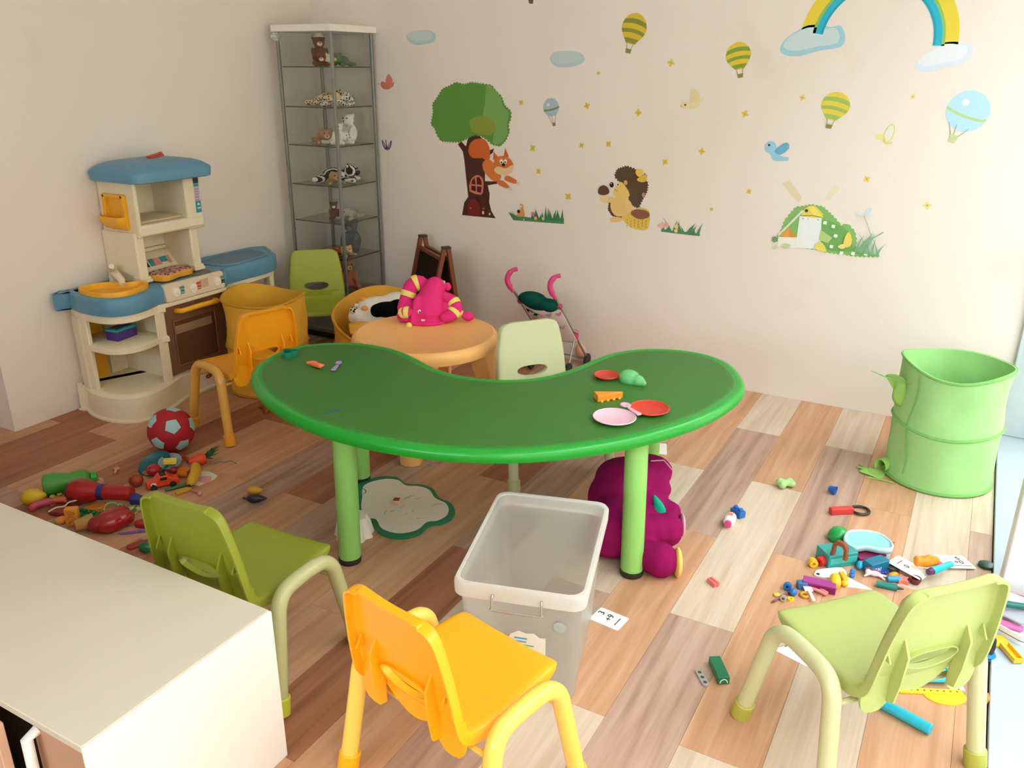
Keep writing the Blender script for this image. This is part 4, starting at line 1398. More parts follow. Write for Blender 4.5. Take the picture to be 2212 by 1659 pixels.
def table_items():
    Z = .5197
    p = (1.431,-1.88,0.52)
    solo('cookie_cutter', 'dark teal wavy cookie cutter on the table\'s far lobe', 'cutter', G().grid([[(x * k, y * k, z) for x, y in circle(0, 0, 1, 36)] for k, z in ()] or [[((.026 + .006 * math.sin(3 * a)) * math.cos(a) * k, (.026 + .006 * math.sin(3 * a)) * math.sin(a) * k, z) for a in [2 * PI * i / 36 for i in range(36)]] for k, z in ((1.06, 0), (1.06, .004), (1, .004), (1, .022), (.92, .022), (.92, 0))], closed=True), pm('147a62', .35), (p[0], p[1], Z), 20)
    p = (1.598,-1.929,0.52)
    me = fuse('p', [((-.03, 0, .012), (-.005, .004, .012), .006, .011), ((-.005, .004, .012), (.03, -.006, .011), .012, .010), ((.03, -.006, .011), (.036, .004, .011), .007, .006)], .003)
    solo('toy_prawn', 'coral orange toy prawn on the table between teal cutter and lilac spoon', 'toy', me, pm('f0774a', .4), (p[0], p[1], Z), 5.5)
    p = (1.671,-1.893,0.52)
    t = T('toy_spoon', 'lilac plastic toy spoon on the far end of the kidney table', 'spoon', (p[0], p[1], Z), 112.9)
    m = pm('a98fd0', .4)
    obj('bowl', G().grid([[(.028 + .016 * k * math.cos(a), .012 * k * math.sin(a), .009 - .005 * (1 - k * k)) for a in [2 * PI * i / 16 for i in range(16)]] for k in (.05, .5, .8, 1)], closed=True), m, t, solid=.003)
    obj('handle', G().prism([(.014, -.005), (.014, .005), (-.03, .008), (-.042, .008), (-.042, -.008), (-.03, -.008)], .002, .007), m, t, bevel=.0015)
    p = (1.933,-2.224,0.52)
    solo('paint_smear', 'flat blue paint smear on the green tabletop', 'stain', G().prism([(-.035, -.004), (-.01, -.009), (.02, -.006), (.04, .0), (.028, .006), (.0, .004), (-.02, .006)], 0, .0004), pm('1f6a78', .5), (p[0], p[1], Z), 70.2)
    pl = [(1e-6, .003), (.036, .003), (.038, .004), (.046, .010), (.052, .012), (.052, .010), (.045, .006), (.037, 0), (1e-6, 0)]

    def plate(label, px, k, c):
        t = T('toy_plate', label, 'plate', (px[0], px[1], Z))
        pr = [(r * k if r > 1e-4 else r, z) for r, z in pl]
        obj('dish', G().lathe(pr, 32), pm(c, .35, .5, key='plate'), t)
        obj('rim', G().tube([(.051 * k * math.cos(a), .051 * k * math.sin(a), .0115) for a in [2 * PI * i / 32 for i in range(32)]], .0022, 6, closed=True), pm(c, .35, .5, key='plate'), t)
    plate('small red toy plate touching the pale green toy cabbage half', (2.569,-1.5,0.52), .85, 'c8402c')
    plate('larger red toy plate overlapping the pink spoon', (2.81,-1.717,0.52), 1.22, 'd23a28')
    plate('pink toy plate nearest the front edge of the kidney table', (2.74,-1.84,0.52), 1.3, 'edc0cf')
    p = (2.662,-1.496,0.52)
    t = T('toy_lettuce', 'rounded pale green toy cabbage half on the kidney table', 'toy vegetable', (p[0], p[1], Z), -18.6)
    me = fuse('v', [((-.01, 0, .012), (.042, .036, .03)), ((.03, 0, .012), (.055, 0, .01), .022, .010)], .004)
    obj('leaf_ball', me, pm('6fc07a', .5, .4, .15, bump=.5, scale=70, key='cabbage'), t)
    p = (2.655,-1.687,0.52)
    t = T('cheese_wedge', 'orange toy cheese wedge on the table\'s right lobe', 'toy food', (p[0], p[1], Z), 42.2)
    obj('wedge', G().prism([(-.045, .022), (-.045, -.024), (.052, 0)], 0, .024), pm('f0912c', .4), t, bevel=.003)
    g = G()
    for k in range(4):
        g.ell((-.03 + .022 * k, -.0215 + .005 * k, .003), .006)
    obj('crust_bump', g, pm('f0a240', .4), t)
    p = (2.767,-1.773,0.52)
    t = T('pink_spoon', 'pink toy spoon resting between the pink and the larger red plate', 'spoon', (p[0], p[1], Z + .012), -34.8)
    m = pm('eab5c8', .4)
    obj('bowl', G().grid([[(-.03 + .02 * k * math.cos(a), .017 * k * math.sin(a), .009 - .005 * (1 - k * k)) for a in [2 * PI * i / 18 for i in range(18)]] for k in (.05, .5, .8, 1)], closed=True), m, t, solid=.003)
    obj('handle', G().prism([(-.012, -.004), (-.012, .004), (.02, .006), (.05, .0075), (.05, -.0075), (.02, -.006)], .003, .009), m, t, bevel=.0015)


def left_pile():
    def P(p, z=0):
        return (p[0], p[1], z)
    t = T('toy_lemon', 'yellow toy lemon at the edge of the toy heap', 'toy fruit', P((0.707,-2.535,0)), 50.9)
    obj('skin', lie([(1e-6, -.042), (.010, -.038), (.026, -.024), (.032, 0), (.027, .022), (.012, .038), (.006, .046), (1e-6, .048)], .032), pm('d9b92c', .4, .4, .1, bump=.1, scale=120, key='lemon'), t)
    t = T('toy_jar', 'green waisted toy bottle lying behind the red toy torch', 'bottle', P((0.737,-2.4,0)), 54.3)
    obj('body', lie([(.026, -.092), (.042, -.087), (.045, -.05), (.037, -.02), (.033, 0), (.038, .03), (.036, .06), (.018, .072)], .045), pm('4d9a3f', .35, .5, .08, key='jar_green'), t)
    obj('cap', lie([(.018, .072), (.022, .076), (.022, .094), (.016, .097)], .045), pm('3aa03a', .35), t)
    t = T('toy_torch', 'red and navy toy hair dryer lying across the heap', 'toy', P((0.938,-2.413,0)), 23.6)
    rd = pm('a81c20', .3, .5, .06, key='torch_red')
    nv = pm('2b2f7c', .35)
    obj('body', G().lathe([(.012, -.13), (.036, -.12), (.047, -.09), (.046, -.06), (.036, -.025), (.03, -.01)], 20, mat=xf((0, 0.01, .052), 0, 90, 0)), rd, t)
    obj('collar', G().lathe([(.03, -.01), (.031, .0), (.029, .012)], 20, mat=xf((0, 0.01, .052), 0, 90, 0)), nv, t)
    obj('grip', G().lathe([(.028, .012), (.028, .03), (.027, .11), (.024, .118)], 20, mat=xf((0, 0.01, .052), 0, 90, 0)), rd, t)
    obj('nozzle', G().lathe([(.024, .118), (.022, .13), (.014, .16), (.012, .18)], 16, mat=xf((0, 0.01, .045), 0, 97, 0)), nv, t)
    obj('end_cap', G().lathe([(1e-6, -.137), (.02, -.136), (.03, -.128), (.03, -.118)], 16, mat=xf((0, 0.01, .052), 0, 90, 0)), nv, t)
    brick('olive yellow toy brick under the green waisted bottle', P((0.777,-2.487,0)), 66.8, .05, .032, .028, 2, 1, 'a99a35')
    # curved pink spoon, red plates and other red pieces
    solo('toy_banana_half', 'curved pink toy sausage in the toy heap', 'toy food', G().tube(catmull([(-.05, .0, .016), (-.025, .018, .018), (.01, .02, .018), (.05, .005, .016)], 4, False), [.006] + [.014] * 11 + [.006], 10), pm('c2486a', .4), P((0.778,-2.536,0)), 67.5)
    solo('toy_steak', 'dark red toy steak half under the pink sausage', 'toy food', G().prism(smooth2([(-.05, -.03), (.03, -.035), (.055, 0), (.02, .035), (-.04, .03)]), 0, .016), pm('8e1c24', .35), P((0.859,-2.513,0)), 15, .005)
    solo('toy_shrimp', 'coral toy piece on the dark red toy steak', 'toy food', fuse('s', [((-.02, 0, .01), (.015, .006, .01), .009, .012), ((.015, .006, .01), (.025, -.008, .01), .008, .006)], .003), pm('d9694a', .4), P((0.812,-2.496,0), .018), 30)
    solo('carrot_wedge', 'orange toy carrot slice behind the green studded brick', 'toy food', G().prism([(-.045, -.02), (.03, -.025), (.045, .01), (.0, .028)], 0, .02), pm('c97a2a', .4), P((0.945,-2.453,0)), 45.7, .004)
    t = T('letter_block', 'orange upright toy block with raised rings in the heap', 'block', P((0.974,-2.556,0)), 39.7)
    obj('body', G().box((0, 0, .035), (.045, .028, .07)), pm('e0922f', .4), t, bevel=.004)
    for k in range(3):
        obj('ring', G().tube([(.012 * math.cos(a), -.0145, .015 + .02 * k + .0075 * math.sin(a)) for a in [2 * PI * i / 14 for i in range(14)]], .002, 5, closed=True), pm('c97a22', .4), t)
    solo('toy_flower', 'small orange toy flower beside the upright orange block', 'toy', G().lathe([(.012, 0), (.021, .004), (.022, .014), (.012, .02), (1e-6, .021)], 12), pm('ee9c34', .4), P((0.919,-2.565,0)), 0)
    brick('dark green toy brick with eight studs', P((0.991,-2.501,0)), 60.2, .085, .042, .034, 4, 2, '11703f', rot=(28, 0, 10))
    t = T('tan_cup', 'tan see-through toy cup lying near the cream cabinet', 'cup', P((1.043,-2.562,0)), 68.4)
    obj('cup', G().lathe([(.018, -.03), (.02, -.028), (.027, .028), (.029, .031), (.026, .03), (.018, -.026), (1e-6, -.026)], 18, mat=xf((0, 0, .03), 0, 90, 0)), pm('b98a4c', .3, .5), t)
    t = T('toy_pepper', 'glossy red toy bell pepper with four lobes', 'toy vegetable', P((1.123,-2.494,0)), 77.2)
    me = fuse('p', [((-.02, .02, .034), (.05, .03, .033)), ((-.02, -.02, .034), (.05, .03, .033)), ((.02, .018, .036), (.045, .028, .032)), ((.022, -.018, .036), (.042, .028, .032))], .005, 2)
    obj('flesh', me, pm('a01420', .15, .6, .06, key='pepper'), t)
    obj('stem', G().tube([(.062, 0, .036), (.078, .004, .044)], [.009, .006], 8), pm('3f6a2a', .5), t)
    solo('toy_tomato_half', 'dull red round toy tomato beside the glossy pepper', 'toy vegetable', G().ell((0, 0, .03), (.036, .036, .03), n=18), pm('8f1a26', .3), P((1.094,-2.54,0)))
    t = T('toy_spectacles', 'light green toy spectacles frame near the navy nozzle', 'spectacles', P((1.013,-2.394,0)), 53.4)
    lg = pm('9cc77e', .4)
    for x in (-.03, .03):
        obj('lens_ring', G().tube([(x + .025 * math.cos(a), .02 * math.sin(a), .006 + .014 * max(0, math.sin(a))) for a in [2 * PI * i / 20 for i in range(20)]], .0035, 6, closed=True), lg, t)
    obj('bridge', G().tube([(-.007, .004, .01), (0, .01, .014), (.007, .004, .01)], .0035, 6), lg, t)
    obj('temple', G().tube([(.055, .006, .012), (.07, -.03, .006), (.062, -.05, .005)], .003, 6), lg, t)
    t = T('toy_spatula', 'yellow slotted toy spatula beside the green spectacles', 'spatula', P((1.085,-2.353,0)), 105.5)
    ym = pm('d9c24a', .4)
    obj('head', G().tube([(x, y, .005) for x, y in ((-.02, -.018), (.02, -.018), (.02, .018), (-.02, .018))], .003, 6, closed=True).box((-.0, 0, .005), (.036, .003, .003)).box((0, .009, .005), (.036, .003, .003)).box((0, -.009, .005), (.036, .003, .003)), ym, t)
    obj('handle', G().box((-.045, 0, .005), (.05, .007, .005)), ym, t)
    solo('toy_whistle', 'pale toy whistle below the green spectacles', 'whistle', G().lathe([(.008, -.012), (.013, -.008), (.013, .008), (.008, .012)], 14, mat=xf((0, 0, .013), 90)).box((.018, 0, .018), (.03, .012, .008)), pm('bdbf9f', .4), P((1.087,-2.4,0)), 40)
    solo('orange_stick', 'thin orange toy chip beside the navy nozzle', 'toy food', G().box((0, 0, .005), (.055, .012, .01)), pm('dd8f3e', .45), P((1,-2.319,0)), 70.8, .002)
    brick('pale pink toy brick behind the red hair dryer', P((0.799,-2.32,0)), 124.4, .04, .026, .024, 2, 1, 'c79a84')
    t = T('toy_scoop', 'small pink toy scoop lying alone on dark planks', 'scoop', P((0.74,-2.206,0)), 135.7)
    obj('handle', G().box((-.008, 0, .005), (.034, .009, .009)), pm('d98a86', .4), t, bevel=.002)
    obj('head', G().ell((.018, 0, .007), (.012, .014, .007)), pm('d98a86', .4), t)
    t = T('toy_potato', 'brownish red toy tomato between the two toy heaps', 'toy vegetable', P((0.917,-2.245,0)))
    obj('skin', G().ell((0, 0, .026), (.028, .028, .026), n=18), pm('9a3f22', .35, .4, .15, key='tomato'), t)
    solo('red_wedge', 'red toy apple slice next to the olive chair back', 'toy fruit', G().prism(smooth2([(-.03, -.018), (.03, -.018), (.036, .0), (.0, .024), (-.036, .004)]), 0, .02), pm('a81d2a', .35), P((1.207,-2.435,0)), 20, .004)
    t = T('toy_knife', 'lilac toy knife lying below the red pepper', 'knife', P((1.213,-2.48,0)), 43.7)
    pv = pm('7d62b0', .35)
    obj('blade', G().prism([(-.065, 0), (-.05, -.008), (.01, -.009), (.01, .006)], .002, .006), pv, t)
    obj('handle', G().prism(rrect(.06, .014, .006, 3, .04, -.001), 0, .009), pv, t, bevel=.002)
    t = T('red_spatula', 'dark red toy spatula on the floor close to the olive chair', 'spatula', P((1.29,-2.528,0)), 74.4)
    rm = pm('9a2226', .4)
    obj('head', G().prism(rrect(.06, .034, .008, 3, -.012, 0), .0, .006), rm, t, bevel=.0015)
    obj('handle', G().prism(rrect(.06, .010, .004, 3, .045, 0), .001, .007), rm, t)
    solo('toy_pea', 'round dark green toy sprout near the cream cabinet edge', 'toy vegetable', G().ell((0, 0, .02), (.025, .021, .02), n=16), pm('1a6a3a', .3), P((1.352,-2.551,0)))
    solo('toy_string', 'thin white cord winding through the toy heap', 'cord', G().tube(catmull([Vector(p) + Vector((0, 0, .035)) for p in ((0.869,-2.578,0),(0.865,-2.545,0),(0.882,-2.524,0),(0.868,-2.497,0),(0.881,-2.469,0),(0.877,-2.439,0))], 4, False), .0028, 6), pm('d6d0c4', .6), (0, 0, 0))
    # second heap, by the ball
    t = T('teal_bowl', 'dark teal toy bowl tipped beneath the red ball', 'bowl', P((0.861,-2.098,0)), 0, rot=(24, -10, 20))
    obj('bowl', G().lathe([(1e-6, .004), (.03, .004), (.06, .02), (.068, .034), (.066, .036), (.058, .024), (.03, .008), (1e-6, .008)], 28), pm('0f5f6a', .35), t)
    t = T('grey_plate', 'pale grey-blue oval toy plate leaning on the teal bowl', 'plate', P((0.907,-2.072,0), .028), 0, rot=(14, 4, -20))
    obj('dish', G().lathe([(1e-6, .002), (.04, .002), (.056, .008), (.058, .007), (.042, 0), (1e-6, 0)], 28, mat=Matrix.Diagonal((1.05, .8, 1, 1))), pm('8fa5ac', .35), t)
    solo('toy_tomato', 'shiny red toy tomato in front of the grey-blue plate', 'toy vegetable', G().ell((0, 0, .026), (.028, .028, .025), n=18), pm('b01a24', .2, .6), P((0.903,-2.151,0)))
    solo('yellow_tab', 'light yellow ridged toy chip on the grey-blue plate', 'toy', G().box((0, 0, .006), (.05, .03, .008)).box((0, .008, .012), (.046, .004, .005)).box((0, -.008, .012), (.046, .004, .005)), pm('e6cf54', .4), P((0.936,-2.094,0), .045), 97.7, .002, rot=(30, 0, 40))
    solo('orange_crate', 'orange slotted toy crate piece beside the yellow banana', 'toy', G().box((0, 0, .014), (.05, .036, .006)).box((0, -.016, .022), (.05, .004, .02)).box((-.023, 0, .022), (.004, .036, .02)).box((.023, 0, .022), (.004, .036, .02)).box((0, .016, .022), (.05, .004, .02)), pm('ee8a24', .4), P((1.012,-2.099,0), .0), 25)
    solo('toy_cherry', 'dark red toy cherry sitting on the orange toy car', 'toy fruit', G().ell((0, 0, .014), .0155, n=16), pm('8e1220', .3), P((0.994,-2.128,0), .024))
    t = T('toy_banana', 'yellow toy banana standing out of the heap', 'toy fruit', P((1.074,-2.11,0)), 129.7)
    obj('skin', G().tube(catmull([(-.065, 0, .016), (-.04, -.008, .026), (0, -.014, .034), (.05, -.008, .038), (.085, .004, .034)], 4, False), [.007, .011, .015, .018, .02] + [.021] * 8 + [.018, .014, .010, .007][:4], 10), pm('d6a22a', .4, .4, .1, key='banana'), t)
    obj('tip', G().ell((-.068, 0, .015), .007), pm('3a2a1c', .6), t)
    t = T('toy_carrot', 'orange-red toy carrot with dark green leaves by the banana', 'toy vegetable', P((0.989,-1.986,0)), 64.7)
    obj('root', G().lathe([(.008, -.05), (.018, -.03), (.024, 0), (.02, .016), (1e-6, .02)], 14, mat=xf((0, 0, .026), 0, 90, 0)), pm('e2491f', .4), t)
    for k in range(7):
        a = RAD(-75 + 25 * k)
        d = Vector((math.cos(a) * .055 + .01, math.sin(a) * .05, .012 + .03 * math.cos(a * 1.3)))
        s = Vector((.018, 0, .026))
        n = Vector((-math.sin(a), math.cos(a), .0)) * .008
        obj('leaf', G().add([s, s + d * .5 + n, s + d, s + d * .5 - n, s + d * .5 + Vector((0, 0, .006))], [(0, 1, 4), (1, 2, 4), (2, 3, 4), (3, 0, 4), (0, 3, 2, 1)]), pm('12492c', .5), t)
    t = T('toy_car', 'orange-red toy car with a white eye print in the heap', 'toy car', P((1.005,-2.195,0)), 59.1)
    oc = pm('e8421e', .35)
    obj('body', G().prism([(-.06, .01), (-.06, .026), (-.03, .034), (-.012, .052), (.02, .052), (.036, .034), (.06, .03), (.06, .01)], -.024, .024, mat=xf((0, 0, 0), 90)), oc, t, bevel=.004)
    obj('window', G().box((.004, -.0248, .042), (.024, .001, .012)).box((.004, .0, .0525), (.022, .036, .001)), pm('1d2026', .2), t)
    obj('eye_print', G().ell((-.035, -.024, .024), (.011, .002, .008)), pm('e9e4de', .4), t)
    obj('pupil', G().ell((-.037, -.026, .024), (.004, .001, .004)), pm('222222', .4), t)
    for x in (-.035, .035):
        for y in (-.024, .024):
            obj('wheel', G().lathe([(.012, -.005), (.012, .005)], 12, mat=xf((x, y, .012), 90)), pm('222222', .6), t)
    t = T('picture_card', 'white picture card with pink drawing under the banana', 'card', P((1.1,-2.086,0), .004), 0, rot=(8, -6, 118.3))
    obj('board', G().prism(smooth2([(-.05, -.045), (.04, -.05), (.06, -.01), (.05, .05), (-.04, .04)], 1), 0, .0015), pm('d9d2c4', .6), t)
    obj('pink_print', G().prism(smooth2([(-.02, -.03), (.025, -.03), (.02, .01), (-.015, .012)]), .0015, .0022), pm('d99a98', .6), t)
    obj('green_print', G().box((.005, .025, .002), (.05, .012, .0008)), pm('5c6a3a', .6), t)
    solo('toy_cucumber', 'green toy cucumber stick under the toy car', 'toy vegetable', G().tube([(-.04, 0, .007), (.04, .0, .007)], [.006, .007], 8), pm('2f6a34', .4), P((1.068,-2.186,0)), 66.6)
    t = T('yellow_peg', 'mustard toy clothes peg next to the picture card', 'peg', P((1.117,-2.192,0)), 75.1)
    obj('jaw', G().box((0, .005, .008), (.06, .007, .012)), pm('d6a430', .4), t, bevel=.0015)
    obj('jaw', G().box((0, -.005, .008), (.06, .007, .012)), pm('d6a430', .4), t, bevel=.0015)
    t = T('rattle_stick', 'pink toy drumstick beside the mustard peg', 'toy', P((1.171,-2.175,0)), -3.6)
    obj('stick', G().tube([(-.03, 0, .006), (.015, 0, .007)], .0035, 8), pm('b9707c', .4), t)
    obj('knob', G().ell((.02, 0, .008), .0085), pm('d99aa8', .4), t)
    solo('red_strip', 'flat red toy pepper strip behind the grey-blue plate', 'toy vegetable', G().tube(catmull([(-.05, 0, .01), (-.02, .012, .012), (.02, .012, .012), (.05, -.004, .01)], 3, False), .008, 8), pm('c43a22', .4), P((0.888,-2.004,0)), 3.3)
    solo('green_string', 'thin pale green string by the carrot leaves', 'string', G().tube(catmull([Vector(p) + Vector((0, 0, .003)) for p in ((1.019,-1.959,0),(1.025,-1.93,0),(1.054,-1.924,0),(1.065,-1.902,0),(1.11,-1.912,0))], 4, False), .002, 6), pm('86a07c', .5), (0, 0, 0))
    # two fruits apart
    t = T('toy_mango', 'curved yellow toy fruit next to the toy aubergine', 'toy fruit', P((1.362,-2.062,0)), 21.9)
    obj('skin', G().tube(catmull([(-.03, .006, .012), (-.012, .0, .015), (.01, -.002, .016), (.03, .006, .013)], 4, False), [.004, .009, .012, .014, .0155, .016, .0165, .016, .015, .013, .011, .008, .004], 10), pm('dda12f', .35), t)
    t = T('toy_aubergine', 'dark purple toy aubergine alone on the dark planks', 'toy vegetable', P((1.42,-2.113,0)), 29.6)
    obj('skin', lie([(1e-6, -.034), (.010, -.03), (.018, -.014), (.017, .006), (.010, .026), (.003, .042), (1e-6, .045)], .018), pm('2a1c34', .3), t)
    obj('stem', G().tube([(-.034, 0, .018), (-.048, 0, .02)], .004, 6), pm('2e2a22', .6), t)


def smooth2(P, k=3):
    return [(p.x, p.y) for p in catmull([(x, y, 0) for x, y in P], k)]


def right_pile():
    def P(p, z=0):
        return (p[0], p[1], z)
    t = T('green_shell', 'bright green toy apple half behind the brown toy arch', 'toy', P((3.391,-1.302,0)))
    obj('dome', G().lathe([(.030, 0), (.036, .006), (.036, .022), (.026, .04), (.010, .047), (1e-6, .048)], 22), pm('1fa04c', .3), t)
    t = T('teal_box', 'teal toy chest under the brown toy arch', 'box', P((3.407,-1.449,0)), 42.7)
    tm = pm('2f9a94', .35, .5, .06, key='teal')
    obj('body', G().box((0, 0, .024), (.108, .075, .048)), tm, t, bevel=.002)
    obj('lid_band', G().box((0, -.0385, .026), (.10, .004, .02)), pm('3fada5', .35), t, bevel=.001)
    p = (3.419,-1.502,0.049)
    tb = T('brown_arch', 'brown toy arch standing on the teal toy chest', 'toy', P(p, .0485), -21.1)
    obj('arch', G().prism([(-.028, 0), (-.016, 0), (-.014, .035), (-.008, .043), (.010, .043), (.016, .035), (.017, 0), (.029, 0), (.026, .042), (.014, .058), (-.012, .058), (-.024, .044)], -.008, .008, mat=xf((0, 0, 0), 90)), pm('8a4a2c', .5), tb, bevel=.0015)
    t = T('toy_tray', 'pale aqua translucent toy bathtub lid beside the brown arch', 'tray', P((3.486,-1.352,0)), 21.9)
    ring = smooth2([(-.075, -.01), (-.05, .05), (.0, .066), (.05, .055), (.078, .01), (.07, -.04), (.03, -.05), (-.01, -.04), (-.05, -.05)], 4)
    g = G().grid([[(x * k, y * k, z) for x, y in ring] for k, z in ((1.03, .035), (1.04, .052), (.99, .056), (.9, .052))], closed=True)
    obj('rim', g, pm('c3e6ea', .3, .5), t, solid=.002)
    g = G().grid([[(x * k, y * k, z) for x, y in ring] for k, z in ((.9, .052), (.5, .048), (.05, .047))], closed=True)
    g.add([(x * .05, y * .05, .047) for x, y in ring], [tuple(range(len(ring)))])
    obj('basin', g, pm('8fd0cc', .2, .5), t)
    for x, y in ((.06, -.03), (-.055, -.035), (.055, .04), (-.04, .045)):
        obj('leg', G().lathe([(.010, 0), (.013, .03), (.014, .045)], 10, mat=Matrix.Translation((x, y, 0))), pm('c3e6ea', .3), t)
    t = T('maroon_case', 'dark magenta toy case under the aqua lid', 'case', P((3.51,-1.398,0)), 46.1)
    obj('body', G().box((0, .01, .014), (.105, .045, .028)), pm('7a1f4c', .4), t, bevel=.002)
    obj('page', G().box((0, -.014, .012), (.10, .004, .018)), pm('c79a98', .6), t)
    solo('brown_pencil', 'brown pencil poking out over the dark magenta case', 'pencil', G().tube([(-.07, 0, .0), (.07, 0, .0), (.083, 0, 0)], [.0035, .0035, .0005], 6), pm('8a4a52', .5), P((3.518,-1.347,0), .034), 50.7)
    t = T('blue_box', 'petrol blue lettered toy box lying in the pile', 'box', P((3.53,-1.444,0)), 54.1)
    obj('body', G().box((0, 0, .02), (.078, .04, .04)), pm('14708f', .35), t, bevel=.002)
    ts('lettering', 'TAJ', .02, pm('e8eef2', .5), t, (-.012, -.0206, .016), (90, 0, 0))
    t = T('cyan_fish', 'cyan toy fish beside the lettered blue box', 'toy', P((3.483,-1.458,0)), 100)
    obj('body', G().ell((0, 0, .013), (.02, .011, .013)), pm('28a8d6', .3), t)
    obj('tail', G().prism([(.014, 0), (.032, .014), (.028, 0), (.032, -.014)], .009, .015), pm('28a8d6', .3), t, bevel=.001)
    solo('yellow_bead', 'yellow hollow toy bead beside the red bead', 'bead', G().lathe([(.005, -.011), (.014, -.011), (.0155, 0), (.014, .011), (.005, .011), (.005, -.011)], 16, mat=xf((0, 0, .0155), 90, 0, 30)), pm('e6b82a', .35), P((3.345,-1.523,0)))
    solo('red_bead', 'red hollow toy bead touching the teal chest', 'bead', G().lathe([(.005, -.012), (.015, -.012), (.017, 0), (.015, .012), (.005, .012), (.005, -.012)], 16, mat=xf((0, 0, .017), 90, 0, -30)), pm('d22a2a', .35), P((3.368,-1.501,0)))
    t = T('puzzle_piece', 'white jigsaw piece with black eye print in the pile', 'puzzle piece', P((3.407,-1.538,0)), 41.0)
    obj('board', G().prism(smooth2([(-.04, -.02), (-.01, -.024), (0, -.016), (.012, -.024), (.045, -.02), (.05, .02), (.01, .026), (-.035, .024), (-.05, .014), (-.062, .0), (-.05, -.012)], 2), .0, .006), pm('eceaf0', .5), t, bevel=.001)
    obj('eye_print', G().lathe([(1e-6, .0065), (.006, .0065), (.006, .006)], 12, mat=Matrix.Translation((-.048, .0, 0))), pm('222222', .4), t)
    t = T('magenta_box', 'long magenta toy box next to the white fork', 'box', P((3.387,-1.646,0)), 6.5)
    obj('body', G().box((0, 0, .014), (.10, .036, .028)), pm('a0348a', .4), t, bevel=.0015)
    obj('front', G().box((0, -.0185, .012), (.098, .001, .02)), pm('7a1050', .4), t)
    solo('yellow_bean', 'large smooth yellow toy bean in the pile', 'toy', fuse('b', [((-.015, 0, .02), .019), ((.012, .004, .02), .018), ((0, .002, .02), .019)], .004), pm('f2bf1e', .3), P((3.43,-1.603,0)), 92.3)
    solo('yellow_bar', 'yellow toy bar beside the smooth yellow bean', 'toy', G().box((0, 0, .008), (.045, .018, .014)), pm('efb61e', .35), P((3.446,-1.547,0)), -62.6, .003)
    solo('yellow_bobble', 'small round yellow knob below the yellow bar', 'toy', G().ell((0, 0, .010), (.012, .012, .010)), pm('f0b622', .35), P((3.456,-1.589,0)))
    solo('white_triangle', 'white paper triangle beside the yellow bar', 'paper', G().prism([(-.03, .025), (.055, -.012), (-.02, -.035)], 0, .002), pm('f6f4f2', .6), P((3.482,-1.556,0)))
    solo('blue_peg', 'small blue toy peg standing by the jigsaw piece', 'peg', G().lathe([(.008, 0), (.009, .01), (.006, .014), (.009, .02), (.006, .028), (1e-6, .03)], 12), pm('2a7ac6', .35), P((3.469,-1.522,0)))
    # beads and pencil near the lime chair
    t = T('purple_pencil', 'dull purple pencil pointing at the lime chair', 'pencil', P((3.296,-1.748,0), .004), -112.7)
    obj('barrel', G().tube([(-.062, 0, 0), (.045, 0, 0)], .0045, 6), pm('8c5060', .5), t)
    obj('tip', G().tube([(.045, 0, 0), (.058, 0, 0)], [.0045, .001], 6), pm('6a4038', .6), t)
    solo('blue_bead', 'blue toy bead above the purple pencil', 'bead', G().lathe([(.004, -.009), (.012, -.009), (.0135, 0), (.012, .009), (.004, .009), (.004, -.009)], 14, mat=xf((0, 0, .0135), 80)), pm('2468b0', .35), P((3.3,-1.7,0)))
    solo('blue_ball', 'blue toy ball below the purple pencil', 'bead', G().ell((0, 0, .012), .0125), pm('2c70b8', .35), P((3.322,-1.723,0)))
    solo('yellow_disc', 'pale yellow toy disc near the pencil point', 'bead', G().lathe([(.005, 0), (.010, .001), (.010, .006), (.004, .008), (1e-6, .008)], 12), pm('e6c04a', .4), P((3.279,-1.75,0)))
    solo('yellow_ring', 'bright yellow toy ring beside the grey nut', 'bead', G().lathe([(.004, 0), (.011, 0), (.011, .006), (.004, .006), (.004, 0)], 12), pm('ecc81c', .4), P((3.322,-1.751,0)))
    solo('grey_nut', 'grey toy nut under the purple pencil', 'bead', G().lathe([(.005, -.006), (.010, -.006), (.010, .006), (.005, .006), (.005, -.006)], 6, mat=xf((0, 0, .010), 80)), pm('b9b2a8', .3, metal=.4), P((3.302,-1.768,0)))
    t = T('white_fork', 'white plastic toy fork leaning on the magenta box', 'fork', P((3.363,-1.688,0), .006), 0, rot=(0, 0, 116.8))
    wf = pm('f4f2f0', .35)
    obj('handle', G().box((-.03, 0, .006), (.05, .010, .005)), wf, t, bevel=.001)
    obj('head', G().box((.006, 0, .006), (.022, .026, .005)), wf, t, bevel=.001)
    for k in range(4):
        obj('tine', G().box((.027, -.0105 + .007 * k, .006), (.022, .0035, .004)), wf, t)
    solo('amber_ring', 'amber toy ring below the white fork', 'ring', G().tube([(.012 * math.cos(a), .012 * math.sin(a), .005) for a in [2 * PI * k / 16 for k in range(16)]], .005, 8, closed=True), pm('d9942a', .35), P((3.356,-1.709,0)))
    solo('pink_claw', 'coral pink toy clip between fork and magenta box', 'clip', G().tube(catmull([(-.03, .006, .008), (-.01, .01, .012), (.03, .004, .008)], 3, False), .005, 8).tube(catmull([(-.03, -.004, .008), (0, -.006, .012), (.03, -.006, .008)], 3, False), .005, 8), pm('e58a88', .4), P((3.388,-1.668,0)), -10.9)
    solo('slate_block', 'slate blue toy block behind the white fork', 'block', G().box((0, 0, .012), (.03, .022, .024)), pm('3f6a9c', .4), P((3.338,-1.667,0)), 30, .002)
